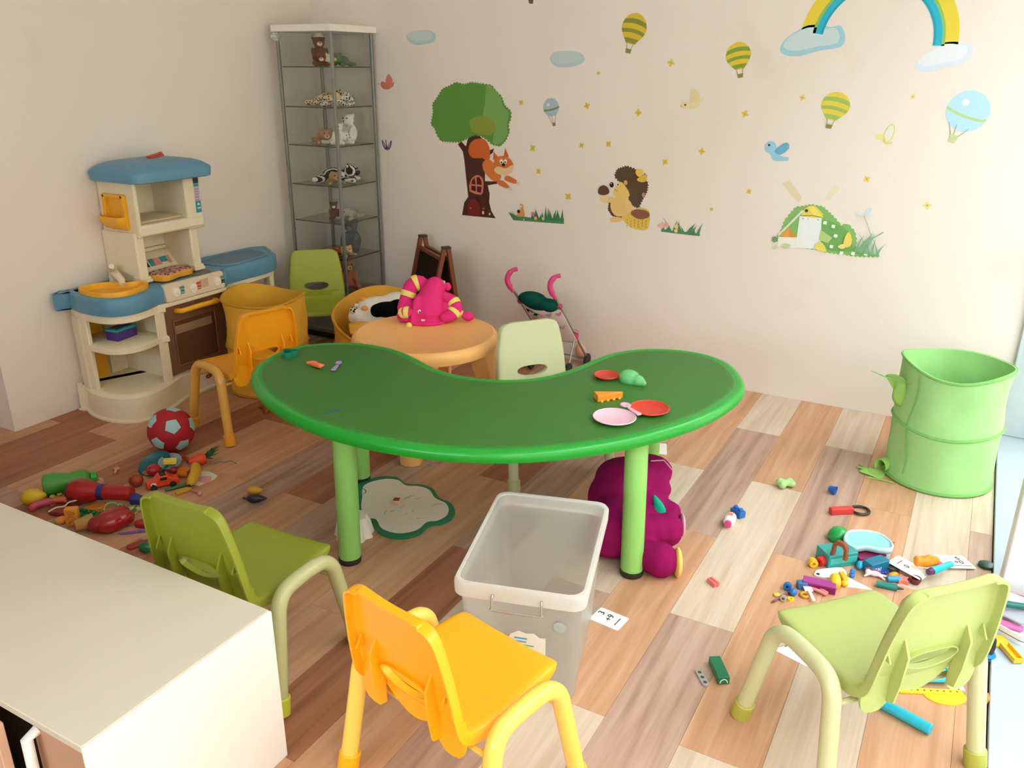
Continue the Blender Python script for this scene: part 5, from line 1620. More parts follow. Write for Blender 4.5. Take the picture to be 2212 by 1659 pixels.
    # pile behind the lime chair back
    solo('toy_tyre_ring', 'dark brown toy wheel by the lettered blue box', 'wheel', G().lathe([(.006, 0), (.022, 0), (.025, .005), (.025, .014), (.020, .018), (.006, .016), (.006, 0)], 20), pm('4a3c34', .5), P((3.578,-1.41,0)))
    p = (3.628,-1.407,0)
    card('white flash card with 0 lying askew on the toy pile', (p[0], p[1], .02), 68.9, .075, .115, [('-', 0, .034, .035), ('0', -.002, .008, .026)], (6, 3))
    p = (3.758,-1.264,0)
    card('white flash card with 5 + 0 nearest the windowsill', (p[0], p[1], .004), 29.5 , .1, .09, [('5', .02, .022, .03), ('+0', .012, -.004, .03), ('-', .012, -.027, .06)], (-4, 2))
    solo('blank_card', 'blank white card half under the 5 + 0 card', 'card', G().prism(rrect(.08, .05, .004, 2), 0, .0015), pm('eeeae6', .5), P((3.682,-1.326,0), .002), 20)
    t = T('orange_fish', 'orange toy goldfish on the flash card with 0', 'toy', P((3.679,-1.384,0), .026), 22.4)
    me = fuse('f', [((-.01, 0, .02), (.032, .018, .02)), ((.02, .004, .022), (.018, .012, .02)), ((-.035, .0, .02), (.012, .02, .018)), ((.0, .0, .036), (.016, .006, .012))], .004)
    obj('body', me, pm('f28f22', .4, .4, .1, key='fish'), t)
    obj('fin', G().ell((.034, .0, .016), (.012, .014, .008)), pm('e2476a', .4), t)
    t = T('cyan_marker', 'turquoise marker pen resting on the toy pile', 'pen', P((3.72,-1.379,0), .034), 54.6)
    obj('barrel', G().tube([(-.045, 0, 0), (.045, 0, .002)], [.013, .010], 14), pm('19c2dc', .35), t)
    obj('cap', G().tube([(-.062, 0, 0), (-.045, 0, 0)], [.010, .0125], 14), pm('5a2a5a', .4), t)
    solo('amber_block', 'amber toy pebble between blue box and flash card', 'toy', G().ell((0, 0, .010), (.02, .012, .010)), pm('d98f2a', .4), P((3.587,-1.461,0)), 50)
    solo('coral_star', 'coral toy star under the flash card with 0', 'toy', G().prism([(.026 * (1 if k % 2 else .5) * math.cos(k * PI / 5), .026 * (1 if k % 2 else .5) * math.sin(k * PI / 5)) for k in range(10)], 0, .014), pm('e9766a', .4), P((3.614,-1.469,0)), 0, .002)
    solo('maroon_lump', 'maroon toy cup beside the coral star', 'cup', G().lathe([(.012, 0), (.018, .012), (.018, .02), (.015, .02), (.012, .006), (1e-6, .006)], 14), pm('6a2028', .4), P((3.652,-1.46,0)))
    t = T('green_pen', 'dark teal felt pen behind the lime seat', 'pen', P((3.58,-1.536,0), .010), 6.4)
    obj('barrel', G().tube([(-.035, 0, 0), (.025, 0, 0)], [.010, .011], 12), pm('0f7a74', .35), t)
    obj('tip', G().tube([(.025, 0, 0), (.045, 0, 0)], [.006, .002], 8), pm('3a2a30', .5), t)
    solo('sky_tube', 'sky blue toy pipe beside the dark teal felt pen', 'toy', G().tube([(-.02, 0, .010), (.02, .004, .010)], .010, 12), pm('1f8fc0', .35), P((3.591,-1.488,0)), 20)
    t = T('pink_pony', 'white and pink toy figure lying by the lettered box', 'toy figure', P((3.532,-1.486,0)), 11.2)
    me = fuse('y', [((0, 0, .012), (.02, .010, .010)), ((-.02, .0, .016), .010), ((-.012, 0, .01), (-.03, -.014, .006), .005, .004), ((.012, 0, .01), (.04, .004, .006), .006, .004), ((.01, 0, .01), (.03, -.016, .006), .005, .004)], .003)
    obj('body', me, pm('ecd3de', .45), t)
    obj('mane', G().tube(catmull([(-.028, .004, .022), (-.014, .006, .026), (.004, .008, .02), (.02, .012, .01)], 3, False), .004, 6), pm('8a3a6a', .5), t)
    solo('lilac_ribbon', 'lilac plastic ribbon beside the pink toy figure', 'ribbon', G().prism([(-.03, -.01), (.03, -.004), (.034, .008), (-.02, .008)], .003, .005), pm('c9a8dc', .4), P((3.537,-1.465,0), .004), 30)
    solo('navy_comb', 'navy toy comb beside the amber pebble', 'comb', G().box((0, .006, .005), (.045, .008, .005)).box((-.018, -.004, .005), (.004, .014, .004)).box((-.008, -.004, .005), (.004, .014, .004)).box((.002, -.004, .005), (.004, .014, .004)).box((.012, -.004, .005), (.004, .014, .004)), pm('2c3f94', .4), P((3.558,-1.459,0), .004), 40)
    solo('toy_disc', 'dark green toy lid by the sill near the flash card', 'lid', G().lathe([(.02, 0), (.024, .003), (.024, .010), (.018, .014), (1e-6, .014)], 18), pm('2a4a40', .4), P((3.851,-1.237,0)))
    # under and behind the lime chair
    t = T('cyan_door', 'bright cyan toy wagon side with arched top under the lime chair', 'toy', P((3.728,-1.969,0)), 29.4)
    obj('panel', G().prism([(-.06, .0), (.075, -.004), (.078, .035), (.055, .058), (.02, .06), (-.01, .05)], .012, .024), pm('22d3ea', .3, .5), t, bevel=.004)
    obj('window_print', G().tube([(x, y, .0245) for x, y in ((.04, .02), (.065, .018), (.062, .042), (.038, .044))], .0016, 5, closed=True).tube([(.02, .05, .0245), (.05, .05, .0245), (.074, .034, .0245), (.074, .01, .0245)], .0016, 5), pm('1a8fb4', .4), t)
    solo('white_block', 'white toy box corner beside the cyan wagon side', 'box', G().box((0, 0, .02), (.05, .045, .04)), pm('e9e6ee', .4), P((3.648,-2.009,0)), -29.2, .003)
    t = T('yellow_ruler', 'yellow perforated strip in front of the cyan wagon side', 'ruler', P((3.735,-1.995,0)), 25.5)
    obj('strip', G().box((0, 0, .004), (.165, .018, .007)), pm('f2cf22', .35), t, bevel=.001)
    for k in range(9):
        obj('hole', G().lathe([(1e-6, .0078), (.003, .0078), (.003, .007)], 8, mat=Matrix.Translation((-.068 + .017 * k, 0, 0))), pm('6a5a10', .6), t)
    solo('yellow_fan', 'flat yellow half disc under the perforated strip', 'toy', G().prism([(.055 * math.cos(a), .04 * math.sin(a)) for a in [PI + PI * k / 16 for k in range(17)]], 0, .003), pm('ecc223', .4), P((3.768,-1.987,0)), 25.7)
    solo('patterned_card', 'colourful patterned card beside the chair leg', 'card', G().prism(rrect(.04, .075, .003, 2), 0, .002), spotted('dfe6cf', '3a7a5a', 90, .3, key='cardprint'), P((3.785,-1.916,0), .0), 20)
    solo('orange_stub', 'orange-brown toy barrel between chair leg and sill', 'toy', G().lathe([(.011, 0), (.014, .01), (.014, .018), (.011, .028)], 14), pm('d98a3a', .4), P((3.857,-1.968,0)))
    solo('amber_flap', 'small amber toy flap by the sill edge', 'toy', G().box((0, 0, .004), (.022, .018, .006)), pm('f0b84a', .4), P((3.869,-1.938,0)), 10, .001)
    t = T('cyan_rod', 'turquoise toy rod lying in front of the lime chair', 'rod', P((3.672,-2.134,0)), -19.2)
    obj('rod', G().tube([(-.078, 0, .0145), (.078, 0, .0145)], .0145, 20), pm('25b4cf', .35), t, bevel=.002)
    t = T('toy_stamp', 'black and blue toy stamp at the sill edge', 'stamp', P((3.862,-1.768,0)), 0)
    obj('base', G().lathe([(.024, 0), (.026, .004), (.026, .012), (.022, .014)], 20), pm('1b3a58', .4), t)
    obj('collar', G().lathe([(.02, .014), (.022, .018), (.018, .026)], 20), pm('1f86cf', .35), t)
    obj('grip', G().lathe([(.014, .026), (.016, .045), (.014, .07), (.008, .078), (1e-6, .08)], 16), pm('2a2422', .4), t)
    solo('yellow_marble', 'yellow toy ball half hidden by the lime chair back', 'ball', G().ell((0, 0, .016), .0165), pm('efc21e', .3), P((3.84,-1.811,0)))
    # on the sill
    S = .0152
    t = T('yellow_scoop', 'yellow toy shovel lying on the windowsill', 'shovel', P((3.904,-1.714,0.03), S), -60.1)
    ym = pm('f0bc22', .35)
    obj('blade', G().prism(rrect(.05, .05, .008, 3, -.03, 0), 0, .005), ym, t, bevel=.001)
    obj('handle', G().box((.03, 0, .005), (.07, .026, .006)).box((.03, .012, .011), (.07, .003, .014)).box((.03, -.012, .011), (.07, .003, .014)).box((.065, 0, .011), (.003, .026, .014)), ym, t)
    t = T('white_case', 'white plastic tray stacked on the windowsill with pink pieces in it', 'tray', P((3.92,-1.608,0.03), S), -29.9)
    obj('shell', G().grid([[(x * k, y * k, z) for x, y in rrect(.13, .10, .015)] for k, z in ((.9, .002), (.96, .0), (1, .03), (.96, .032), (.9, .008))], closed=True).add([(x * .9, y * .9, .008) for x, y in rrect(.13, .10, .015)], [tuple(range(20))]), pm('ecebee', .35), t)
    obj('seam', G().tube([(x * .985, y * .985, .014) for x, y in rrect(.13, .10, .015)], .0012, 4, closed=True), pm('4a4650', .5), t)
    solo('pink_wand', 'pink toy comb in the white tray on the sill', 'comb', G().box((0, 0, .006), (.09, .02, .010)).box((0, .012, .004), (.08, .006, .006)), pm('f06fae', .4), P((3.904,-1.613,0.05), S + .012), -4.2, .002)
    solo('coral_wand', 'coral toy hairbrush beside the pink comb on the sill', 'brush', G().tube([(-.05, 0, .006), (.01, 0, .008), (.05, 0, .007)], [.006, .010, .005], 10), pm('f08a7c', .4), P((3.909,-1.579,0.05), S + .02), -16.4)
    solo('toy_slate', 'grey toy lid leaning over the white tray', 'lid', G().prism(rrect(.12, .07, .01, 3), 0, .006), pm('b9bac6', .35), P((3.907,-1.56,0.06), S + .034), -23.6, .001, rot=(10, -4, -30))
    solo('teal_marker', 'dark green marker on top of the grey toy lid', 'pen', G().tube([(-.05, 0, .009), (.04, 0, .009), (.05, 0, .009)], [.010, .010, .006], 12), pm('1a6a60', .4), P((3.934,-1.561,0.07), S + .050), 13.6)
    t = T('toy_tablet', 'white lid with pink edge behind the grey toy lid', 'lid', P((3.915,-1.48,0.05), S + .028), -14.2)
    obj('plate', G().prism(rrect(.13, .05, .01, 3), 0, .008), pm('eeeaf0', .4), t, bevel=.002)
    obj('edge', G().box((0, -.0255, .003), (.11, .002, .005)), pm('e0487a', .4), t)
    solo('red_book', 'faded red booklet at the foot of the white window pier', 'book', G().box((0, 0, .009), (.12, .075, .018)), pm('c4595c', .5), P((3.932,-1.405,0.03), S), -10.4, .001)
    

floor_items()
table_items()
left_pile()
right_pile()

# ------------------------------------------------------------------ wall stickers


def sticker(name, label, layers, group=None, cat='wall sticker', base=0.0):
    """Flat vinyl pieces on the back wall, each a thin plate of its own: (part name, outline in wall x, z, colour)."""
    pts = [p for l in layers for p in l[1]]
    cx = sum(p[0] for p in pts) / len(pts)
    cz = sum(p[1] for p in pts) / len(pts)
    t = T(name, label, cat, (cx, 0, cz), 0, group)
    for i, (pn, poly, c) in enumerate(layers):
        a, b = -.0002 - .0003 * i - base, -.0006 - .0003 * i - base
        M = Matrix(((1, 0, 0, -cx), (0, 0, 1, 0), (0, 1, 0, -cz), (0, 0, 0, 1)))
        obj(pn, G().prism(poly, b, a, mat=M), pm(c, .55, .3, .04, scale=60, key='vinyl'), t)
    return t


def scallop(P, step=.012, bump=.006, n=4):
    out = []
    N = len(P)
    ar = sum(P[i][0] * P[(i + 1) % N][1] - P[(i + 1) % N][0] * P[i][1] for i in range(N))
    s = 1 if ar < 0 else -1
    for i in range(N):
        a, b = Vector(P[i]), Vector(P[(i + 1) % N])
        d = b - a
        k = max(1, round(d.length / step))
        nn = Vector((-d.y, d.x)).normalized() * s
        for j in range(k):
            for m in range(n):
                u = (j + m / n) / k
                out.append(tuple(a + d * u + nn * bump * math.sin(PI * m / n)))
    return out


def C(p, r, r2=None, a=0, n=22):
    return circle(p[0], p[1], r, n, r2, RAD(a))


def stroke(P, w):
    """A ribbon outline along points."""
    P = [Vector(p) for p in P]
    L, Rr = [], []
    for i, p in enumerate(P):
        d = (P[min(i + 1, len(P) - 1)] - P[max(i - 1, 0)]).normalized()
        n = Vector((-d.y, d.x)) * w / 2
        L.append(tuple(p + n))
        Rr.append(tuple(p - n))
    return L + Rr[::-1]


def S(P, k=3):
    return [(p.x, p.y) for p in catmull([(x, y, 0) for x, y in P], k)]


def grass(base, n, hmin, hmax, seed, lean=.3):
    q = random.Random(seed)
    (x0, z0), (x1, z1) = base
    out = []
    for i in range(n):
        u = (i + .5) / n
        x, z = x0 + (x1 - x0) * u, z0 + (z1 - z0) * u
        h = q.uniform(hmin, hmax)
        l = q.uniform(-lean, lean) * h
        w = abs(x1 - x0) / n * .62
        out.append([(x - w, z), (x + w, z), (x + l * .5 + w * .3, z + h * .6), (x + l, z + h), (x + l * .4 - w * .5, z + h * .55)])
    return out


def balloon(label, top, bot, rad, cols):
    """Striped hot-air balloon hanging along top -> basket."""
    a, b = Vector(top), Vector(bot)
    d = (b - a).normalized()
    n = Vector((-d.y, d.x))
    H = (b - a).length
    prof = [(0, 0), (.04, .42), (.12, .72), (.24, .94), (.36, 1), (.48, .93), (.60, .72), (.70, .48), (.76, .32)]

    def at(u, w):
        return tuple(a + d * H * u + n * w * rad)

    def wd(u):
        for (u0, w0), (u1, w1) in zip(prof, prof[1:]):
            if u0 <= u <= u1:
                return w0 + (w1 - w0) * (u - u0) / (u1 - u0)
        return .3
    env = [at(u, w) for u, w in prof] + [at(u, -w) for u, w in prof[:0:-1]]
    lay = [('envelope', S(env, 3), cols[0])]
    for u0, u1, bend in ((.20, .32, -.06), (.44, .53, -.05), (.64, .75, -.02)):
        top_, bot_ = [], []
        for k in range(9):
            w = -1 + k / 4
            o = bend * (1 - w * w)
            top_.append(at(u0 + o, w * wd(max(0, u0))))
            bot_.append(at(u1 + o, w * wd(u1)))
        lay.append(('stripe', top_ + bot_[::-1], cols[1]))
    for w in (-.26, .26):
        lay.append(('rope', stroke([at(.75, w), at(.9, w * .7)], .003), 'a79a6a'))
    lay.append(('basket', [at(.89, .24), at(1, .2), at(1, -.2), at(.89, -.24)], '8f8a4a'))
    sticker('balloon_sticker', label, lay)


def round_balloon(label, c, r, basket, band, light):
    c, bk = Vector(c), Vector(basket)
    d = (bk - c).normalized()
    n = Vector((-d.y, d.x))
    lay = [('envelope', C(c, r, n=32), light[0])]
    b0 = c + d * r * .18
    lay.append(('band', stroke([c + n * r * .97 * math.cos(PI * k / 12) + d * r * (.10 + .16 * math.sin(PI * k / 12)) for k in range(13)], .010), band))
    lay.append(('highlight', C(c - d * r * .35 + n * r * light[2], r * .16), light[1]))
    for w in (-.55, -.15, .45):
        lay.append(('rope', stroke([c + n * r * w + d * r * .75, bk + n * r * w * .3 - d * r * .08], .003), 'b3a98a'))
    s = r * .2
    lay.append(('basket', [tuple(bk + n * s - d * s * .8), tuple(bk + n * s * .8 + d * s), tuple(bk - n * s * .8 + d * s), tuple(bk - n * s - d * s * .8)], light[3]))
    sticker('balloon_sticker', label, lay)


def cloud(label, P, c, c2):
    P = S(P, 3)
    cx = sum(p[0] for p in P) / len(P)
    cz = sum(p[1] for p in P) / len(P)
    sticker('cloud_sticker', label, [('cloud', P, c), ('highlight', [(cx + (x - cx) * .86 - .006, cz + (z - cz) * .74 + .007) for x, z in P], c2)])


def bird(label, body, head, wing, tail, beak, eye, c, cw, cb):
    lay = [('tail', tail, c), ('body', S(body), c), ('head', head, c), ('wing', S(wing, 2), cw), ('beak', beak, cb), ('eye', eye, '3a3a3a')]
    sticker('bird_sticker', label, lay)


def stickers():
    G1, G2 = '5f9440', '76a552'
    # tree with squirrel
    crown = [(0.83,1.245),(0.847,1.307),(0.844,1.352),(0.878,1.39),(0.912,1.432),(0.959,1.448),(0.997,1.466),(1.052,1.456),(1.097,1.468),(1.16,1.461),(1.222,1.455),(1.248,1.427),(1.283,1.399),(1.301,1.356),(1.34,1.328),(1.34,1.292),(1.323,1.262),(1.332,1.226),(1.31,1.181),(1.275,1.149),(1.23,1.155),(1.194,1.179),(1.158,1.197),(1.112,1.202),(1.066,1.181),(1.019,1.16),(0.962,1.158),(0.895,1.159),(0.867,1.192),(0.854,1.227)]
    lay = [('trunk', [(1.004,1.143),(1.026,1.161),(1.057,1.135),(1.073,1.185),(1.112,1.202),(1.144,1.196),(1.171,1.175),(1.18,1.069),(1.179,0.953),(1.266,0.957),(1.261,0.945),(1.197,0.931),(1.209,0.885),(1.206,0.837),(1.22,0.791),(1.247,0.753),(1.025,0.752),(1.041,0.825),(1.068,0.859),(1.055,0.968),(1.045,1.062),(1.036,1.107)], '4c2a22'),
           ('branch', [(1.194,1.115),(1.239,1.132),(1.23,1.109),(1.207,1.093)], '4c2a22'),
           ('crown', scallop(crown, .018, .008), G1),
           ('crown_patch', S([(1.186,1.404),(1.195,1.455),(1.231,1.448),(1.279,1.397),(1.296,1.352),(1.329,1.321),(1.319,1.262),(1.323,1.218),(1.301,1.18),(1.266,1.156),(1.23,1.166),(1.239,1.237),(1.194,1.28),(1.168,1.301),(1.181,1.353)]), '7ba85c'),
           ('crown_patch', S([(1.085,1.276),(1.14,1.297),(1.212,1.295),(1.252,1.245),(1.23,1.207),(1.176,1.201),(1.103,1.213),(1.09,1.239)],2), '8b9a3e'),
           ('tail', S([(1.074,1.109),(1.084,1.148),(1.121,1.176),(1.176,1.178),(1.207,1.142),(1.213,1.086),(1.198,1.054),(1.17,1.076),(1.129,1.074),(1.092,1.079)]), 'd1642c'),
           ('body', S([(1.17,1.057),(1.212,1.07),(1.248,1.042),(1.284,0.991),(1.266,0.959),(1.229,0.96),(1.179,1),(1.166,1.03)]), 'dd7a3c'),
           ('arm', S([(1.311,0.989),(1.338,0.99),(1.382,0.97),(1.375,0.952),(1.333,0.959),(1.306,0.969)]), 'd6773c'), ('arm', S([(1.266,0.966),(1.302,0.961),(1.334,0.936),(1.32,0.924),(1.279,0.935),(1.257,0.95)]), 'd6773c'),
           ('ear', [(1.234,1.072),(1.237,1.117),(1.27,1.081)], 'd1642c'), ('ear', [(1.302,1.096),(1.31,1.14),(1.333,1.092)], 'd1642c'),
           ('head', S([(1.234,1.041),(1.248,1.08),(1.293,1.096),(1.337,1.085),(1.362,1.052),(1.351,1.014),(1.311,0.996),(1.261,1.001),(1.239,1.015)]), 'd9733a'),
           ('muzzle', S([(1.24,1.019),(1.266,1.039),(1.311,1.03),(1.36,1.052),(1.357,1.018),(1.32,0.996),(1.266,0.997)]), 'ecc79c'),
           ('eye', C([(1.287,1.065)][0], .0115, .013), 'f6f0e6'), ('eye', C([(1.312,1.067)][0], .010, .012), 'f6f0e6'),
           ('nose', C([(1.3,1.049)][0], .0105, .009), '241a18'), ('pupil', C([(1.287,1.061)][0], .005), '241a18'), ('pupil', C([(1.311,1.064)][0], .005), '241a18'),
           ('hand', scallop(C([(1.393,0.959)][0], .009, n=6), .008, .006), 'f2cfae'), ('hand', scallop(C([(1.344,0.922)][0], .009, n=6), .008, .006), 'f2cfae'),
           ('window_frame', S([(1.082,0.891),(1.087,0.947),(1.114,0.978),(1.147,0.984),(1.172,0.96),(1.172,0.91),(1.157,0.877)],2), 'd77a5e')]
    for q in ([(1.095,0.932),(1.098,0.952),(1.117,0.969),(1.122,0.932)], [(1.13,0.932),(1.128,0.972),(1.148,0.973),(1.16,0.953),(1.161,0.932)], [(1.093,0.899),(1.095,0.924),(1.122,0.923),(1.122,0.893)], [(1.131,0.892),(1.131,0.923),(1.161,0.922),(1.157,0.887)]):
        lay.append(('pane', q, '4a1c1c'))
    lay += [('door', S([(1.071,0.759),(1.07,0.819),(1.094,0.849),(1.131,0.844),(1.15,0.817),(1.149,0.76)],2), '7a2320'), ('door_knob', C([(1.088,0.798)][0], .005), 'd98a4a'),
            ('mushroom', C([(1.173,0.802)][0], .008, .006), 'a5622e'), ('mushroom', C([(1.212,0.794)][0], .007, .005), '5f3a26'), ('stem', C([(1.171,0.779)][0], .007, .010), 'e6bd8a'), ('stem', C([(1.214,0.775)][0], .006, .008), 'e6bd8a')]
    sticker('tree_sticker', 'wall sticker of a green-crowned tree with an orange squirrel', lay)
    # grass with snail
    b = [(1.359,0.754),(1.673,0.76)]
    lay = [('grass', [(1.328,0.795),(1.375,0.78),(1.411,0.779),(1.5,0.774),(1.672,0.789),(1.673,0.759),(1.362,0.752)], '4c8a55')]
    lay += [('blade', p, '3f7f52') for p in grass([(1.473,0.769),(1.671,0.775)], 12, .03, .075, 3)] + [('blade', p, '3f7f52') for p in grass([(1.353,0.767),(1.375,0.765)], 3, .03, .05, 4)]
    lay += [('snail_body', S([(1.384,0.781),(1.411,0.822),(1.406,0.845),(1.424,0.843),(1.428,0.816),(1.436,0.785),(1.411,0.776)]), 'd99a5a'), ('snail_shell', C([(1.397,0.804)][0], .0095), '3a2622'), ('eye', C([(1.415,0.834)][0], .004), 'f6f0e6'),
            ('flower', scallop(C([(1.486,0.799)][0], .009, n=6), .009, .004), 'b98a94'), ('flower', scallop(C([(1.504,0.776)][0], .008, n=6), .008, .004), 'e6a98a'), ('flower', scallop(C([(1.55,0.778)][0], .007, n=6), .008, .004), 'e3c07a'), ('flower', C([(1.456,0.781)][0], .004), 'f3efe6'), ('flower', C([(1.431,0.762)][0], .004), 'f3efe6')]
    sticker('grass_sticker', 'wall sticker of a grass tuft with a small brown snail', lay)
    # hedgehog
    sp = [(1.956,1.029),(1.968,1.062),(2.015,1.08),(2.062,1.067),(2.098,1.045),(2.133,1.002),(2.13,0.966),(2.108,0.922),(2.091,0.881),(2.042,0.895),(2.035,0.952),(2.005,0.986),(1.981,1.006)]
    lay = [('spines', scallop(sp, .014, .008), '5a4632'), ('spines', scallop([(1.931,0.894),(1.927,0.857),(1.951,0.828),(1.999,0.822),(2.006,0.841),(1.957,0.859)], .012, .005), '5a4632'),
           ('basket', S([(2.003,0.823),(2.059,0.86),(2.105,0.882),(2.148,0.871),(2.158,0.825),(2.15,0.777),(2.112,0.768),(2.057,0.776)],2), 'e6c25a'),
           ('belly', S([(1.938,0.887),(1.958,0.918),(2.001,0.932),(2.041,0.913),(2.055,0.874),(2.03,0.836),(1.975,0.827),(1.946,0.851)]), 'edc47c'),
           ('arm', S([(1.954,0.921),(1.914,0.922),(1.887,0.909),(1.891,0.894),(1.939,0.894)]), 'edc47c'), ('arm', S([(2.018,0.908),(2.041,0.913),(2.066,0.875),(2.056,0.849),(2.032,0.865)]), 'eec98a'),
           ('face', S([(1.952,0.953),(1.974,0.994),(1.997,1),(2.034,0.959),(2.038,0.931),(1.993,0.92),(1.961,0.929)]), 'edc878'), ('ear', C([(2.016,1.001)][0], .010, .012), 'd9a860'),
           ('nose', C([(1.94,0.985)][0], .0115, .014, 10), '1c1414'), ('glint', C([(1.937,0.991)][0], .003), 'f6f0e6'), ('eye', C([(1.975,0.988)][0], .0045, .003, 20), '2a1c18'), ('mouth', stroke(S([(1.959,0.965),(1.965,0.956),(1.974,0.961)][:3],2)[:5], .002), '6a3a1a'),
           ('mushroom_stem', S([(1.883,0.927),(1.901,0.939),(1.923,0.926),(1.923,0.9),(1.899,0.891),(1.881,0.901)]), 'edcfa0'), ('mushroom_cap', S([(1.868,0.936),(1.872,0.966),(1.895,0.98),(1.92,0.969),(1.929,0.944),(1.902,0.929)]), '5f4232'),
           ('foot', S([(1.94,0.81),(1.975,0.824),(2.007,0.819),(2,0.804),(1.952,0.795)]), 'edc47c'),
           ('mouse', S([(2.067,1.054),(2.077,1.072),(2.104,1.07),(2.109,1.049),(2.087,1.034)]), 'eec65a'), ('mouse', S([(2.08,1.026),(2.124,1.05),(2.131,1.037),(2.119,1.011),(2.085,1.012)]), 'e0b84e'), ('flower', C([(2.118,1.05)][0], .005), 'a98aa0'),
           ('mushrooms', scallop(S([(2.056,0.849),(2.082,0.869),(2.144,0.864),(2.15,0.839),(2.1,0.826)]), .012, .004), '8a5a48'), ('apple', C([(2.117,0.947)][0], .008, .012), 'c78a6a')]
    for i in range(6):
        for j in range(4):
            u, v = 1545 + 27 * i, 1118 + 19 * j + (i % 2) * 8
            if v < 1172 and u < 1696:
                lay.append(('weave', None, (u, v)))
    W0, W1, W2 = [(2.035,0.816)][0], [(2.112,0.823)][0], [(2.037,0.772)][0]
    ex = ((W1[0] - W0[0]) / 100, (W1[1] - W0[1]) / 100)
    ey = ((W2[0] - W0[0]) / 60, (W2[1] - W0[1]) / 60)
    fin = []
    for l in lay:
        if l[1] is None:
            u, v = l[2][0] - 1545, l[2][1] - 1118
            x, z = W0[0] + ex[0] * u + ey[0] * v, W0[1] + ex[1] * u + ey[1] * v
            fin.append(('weave', [(x, z), (x + .003, z), (x + .004, z - .008), (x + .001, z - .008)], '8a6a2a'))
        else:
            fin.append(l)
    sticker('hedgehog_sticker', 'wall sticker of a brown hedgehog carrying a mushroom basket', fin)
    # grass with tulips
    lay = [('grass', [(2.22,0.78),(2.256,0.783),(2.309,0.772),(2.368,0.783),(2.427,0.774),(2.422,0.766),(2.223,0.769)], '4c8a62')]
    lay += [('blade', p, '4f8a60') for p in grass([(2.227,0.77),(2.42,0.769)], 14, .03, .08, 9, .8)]
    lay += [('tulip', S([(2.206,0.793),(2.213,0.812),(2.232,0.81),(2.233,0.788)],2), 'e9bcae'), ('tulip', S([(2.236,0.8),(2.242,0.819),(2.26,0.816),(2.259,0.794)],2), 'e6b0a4'), ('flower', scallop(C([(2.3,0.803)][0], .008, n=6), .008, .004), 'e6cf7a'), ('flower', scallop(C([(2.301,0.782)][0], .008, n=6), .008, .004), 'ecd78a')]
    sticker('grass_sticker', 'wall sticker of a grass tuft with pale pink tulips', lay)
    # rainbow and its clouds
    cx, cz = 3.111, 1.655

    def arc(r0, r1, a0=-3, a1=171):
        a = [RAD(a0 + (a1 - a0) * k / 40) for k in range(41)]
        return [(cx + r1 * math.cos(t), cz + r1 * math.sin(t)) for t in a] + [(cx + r0 * math.cos(t), cz + r0 * math.sin(t)) for t in reversed(a)]
    sticker('rainbow_sticker', 'wall sticker of a rainbow in yellow, green and turquoise', [('band', arc(.262, .316), 'e7cf3e'), ('band', arc(.252, .266), '8fbf62'), ('band', arc(.222, .254), '2ab4d2'), ('band', arc(.222, .232), '1ca0c2')])
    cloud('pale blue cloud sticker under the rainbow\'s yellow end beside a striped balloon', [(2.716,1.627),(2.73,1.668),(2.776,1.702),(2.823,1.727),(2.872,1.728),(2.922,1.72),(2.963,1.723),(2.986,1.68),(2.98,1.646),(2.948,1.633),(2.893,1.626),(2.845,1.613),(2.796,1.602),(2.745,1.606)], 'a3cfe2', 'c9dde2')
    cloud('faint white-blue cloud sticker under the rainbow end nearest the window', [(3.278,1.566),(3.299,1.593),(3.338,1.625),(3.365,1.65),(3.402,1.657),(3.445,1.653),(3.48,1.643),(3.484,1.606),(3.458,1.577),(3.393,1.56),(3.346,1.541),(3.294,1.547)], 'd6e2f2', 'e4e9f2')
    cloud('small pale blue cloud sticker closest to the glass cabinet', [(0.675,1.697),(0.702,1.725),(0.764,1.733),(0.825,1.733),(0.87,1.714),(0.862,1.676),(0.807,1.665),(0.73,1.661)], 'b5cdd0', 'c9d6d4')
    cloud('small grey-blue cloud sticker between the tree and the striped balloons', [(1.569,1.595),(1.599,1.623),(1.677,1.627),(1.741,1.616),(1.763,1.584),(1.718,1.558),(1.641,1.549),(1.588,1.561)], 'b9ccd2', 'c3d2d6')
    # balloons
    balloon('yellow and green striped balloon sticker, highest of the three', [(2.032,1.794)][0], [(1.991,1.616)][0], .064, ('dcbb3a', '8a8f3e'))
    balloon('yellow and green striped balloon sticker below the rainbow cloud', [(2.52,1.662)][0], [(2.552,1.51)][0], .058, ('e3c53c', '86a03e'))
    balloon('yellow and green striped balloon sticker above the windmill', [(2.994,1.455)][0], [(2.966,1.302)][0], .062, ('e8cf4c', '9fbf62'))
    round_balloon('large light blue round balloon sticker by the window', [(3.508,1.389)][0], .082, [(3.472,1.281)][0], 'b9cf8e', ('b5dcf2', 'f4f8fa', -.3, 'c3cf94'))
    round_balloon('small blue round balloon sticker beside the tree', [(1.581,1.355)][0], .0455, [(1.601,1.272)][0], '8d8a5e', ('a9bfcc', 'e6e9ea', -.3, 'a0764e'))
    # birds and butterflies
    bird('light blue bird sticker above the windmill', [(2.712,1.207),(2.743,1.201),(2.773,1.173),(2.808,1.167),(2.802,1.152),(2.745,1.149),(2.728,1.171)], C([(2.722,1.208)][0], .028), [(2.741,1.19),(2.764,1.217),(2.795,1.234),(2.807,1.208),(2.773,1.177)], [(2.774,1.165),(2.808,1.169),(2.806,1.151),(2.776,1.152)], [(2.7,1.22),(2.691,1.225),(2.7,1.21)], C([(2.715,1.218)][0], .005), '9ccbe4', '6bb0d2', 'e8c88a')
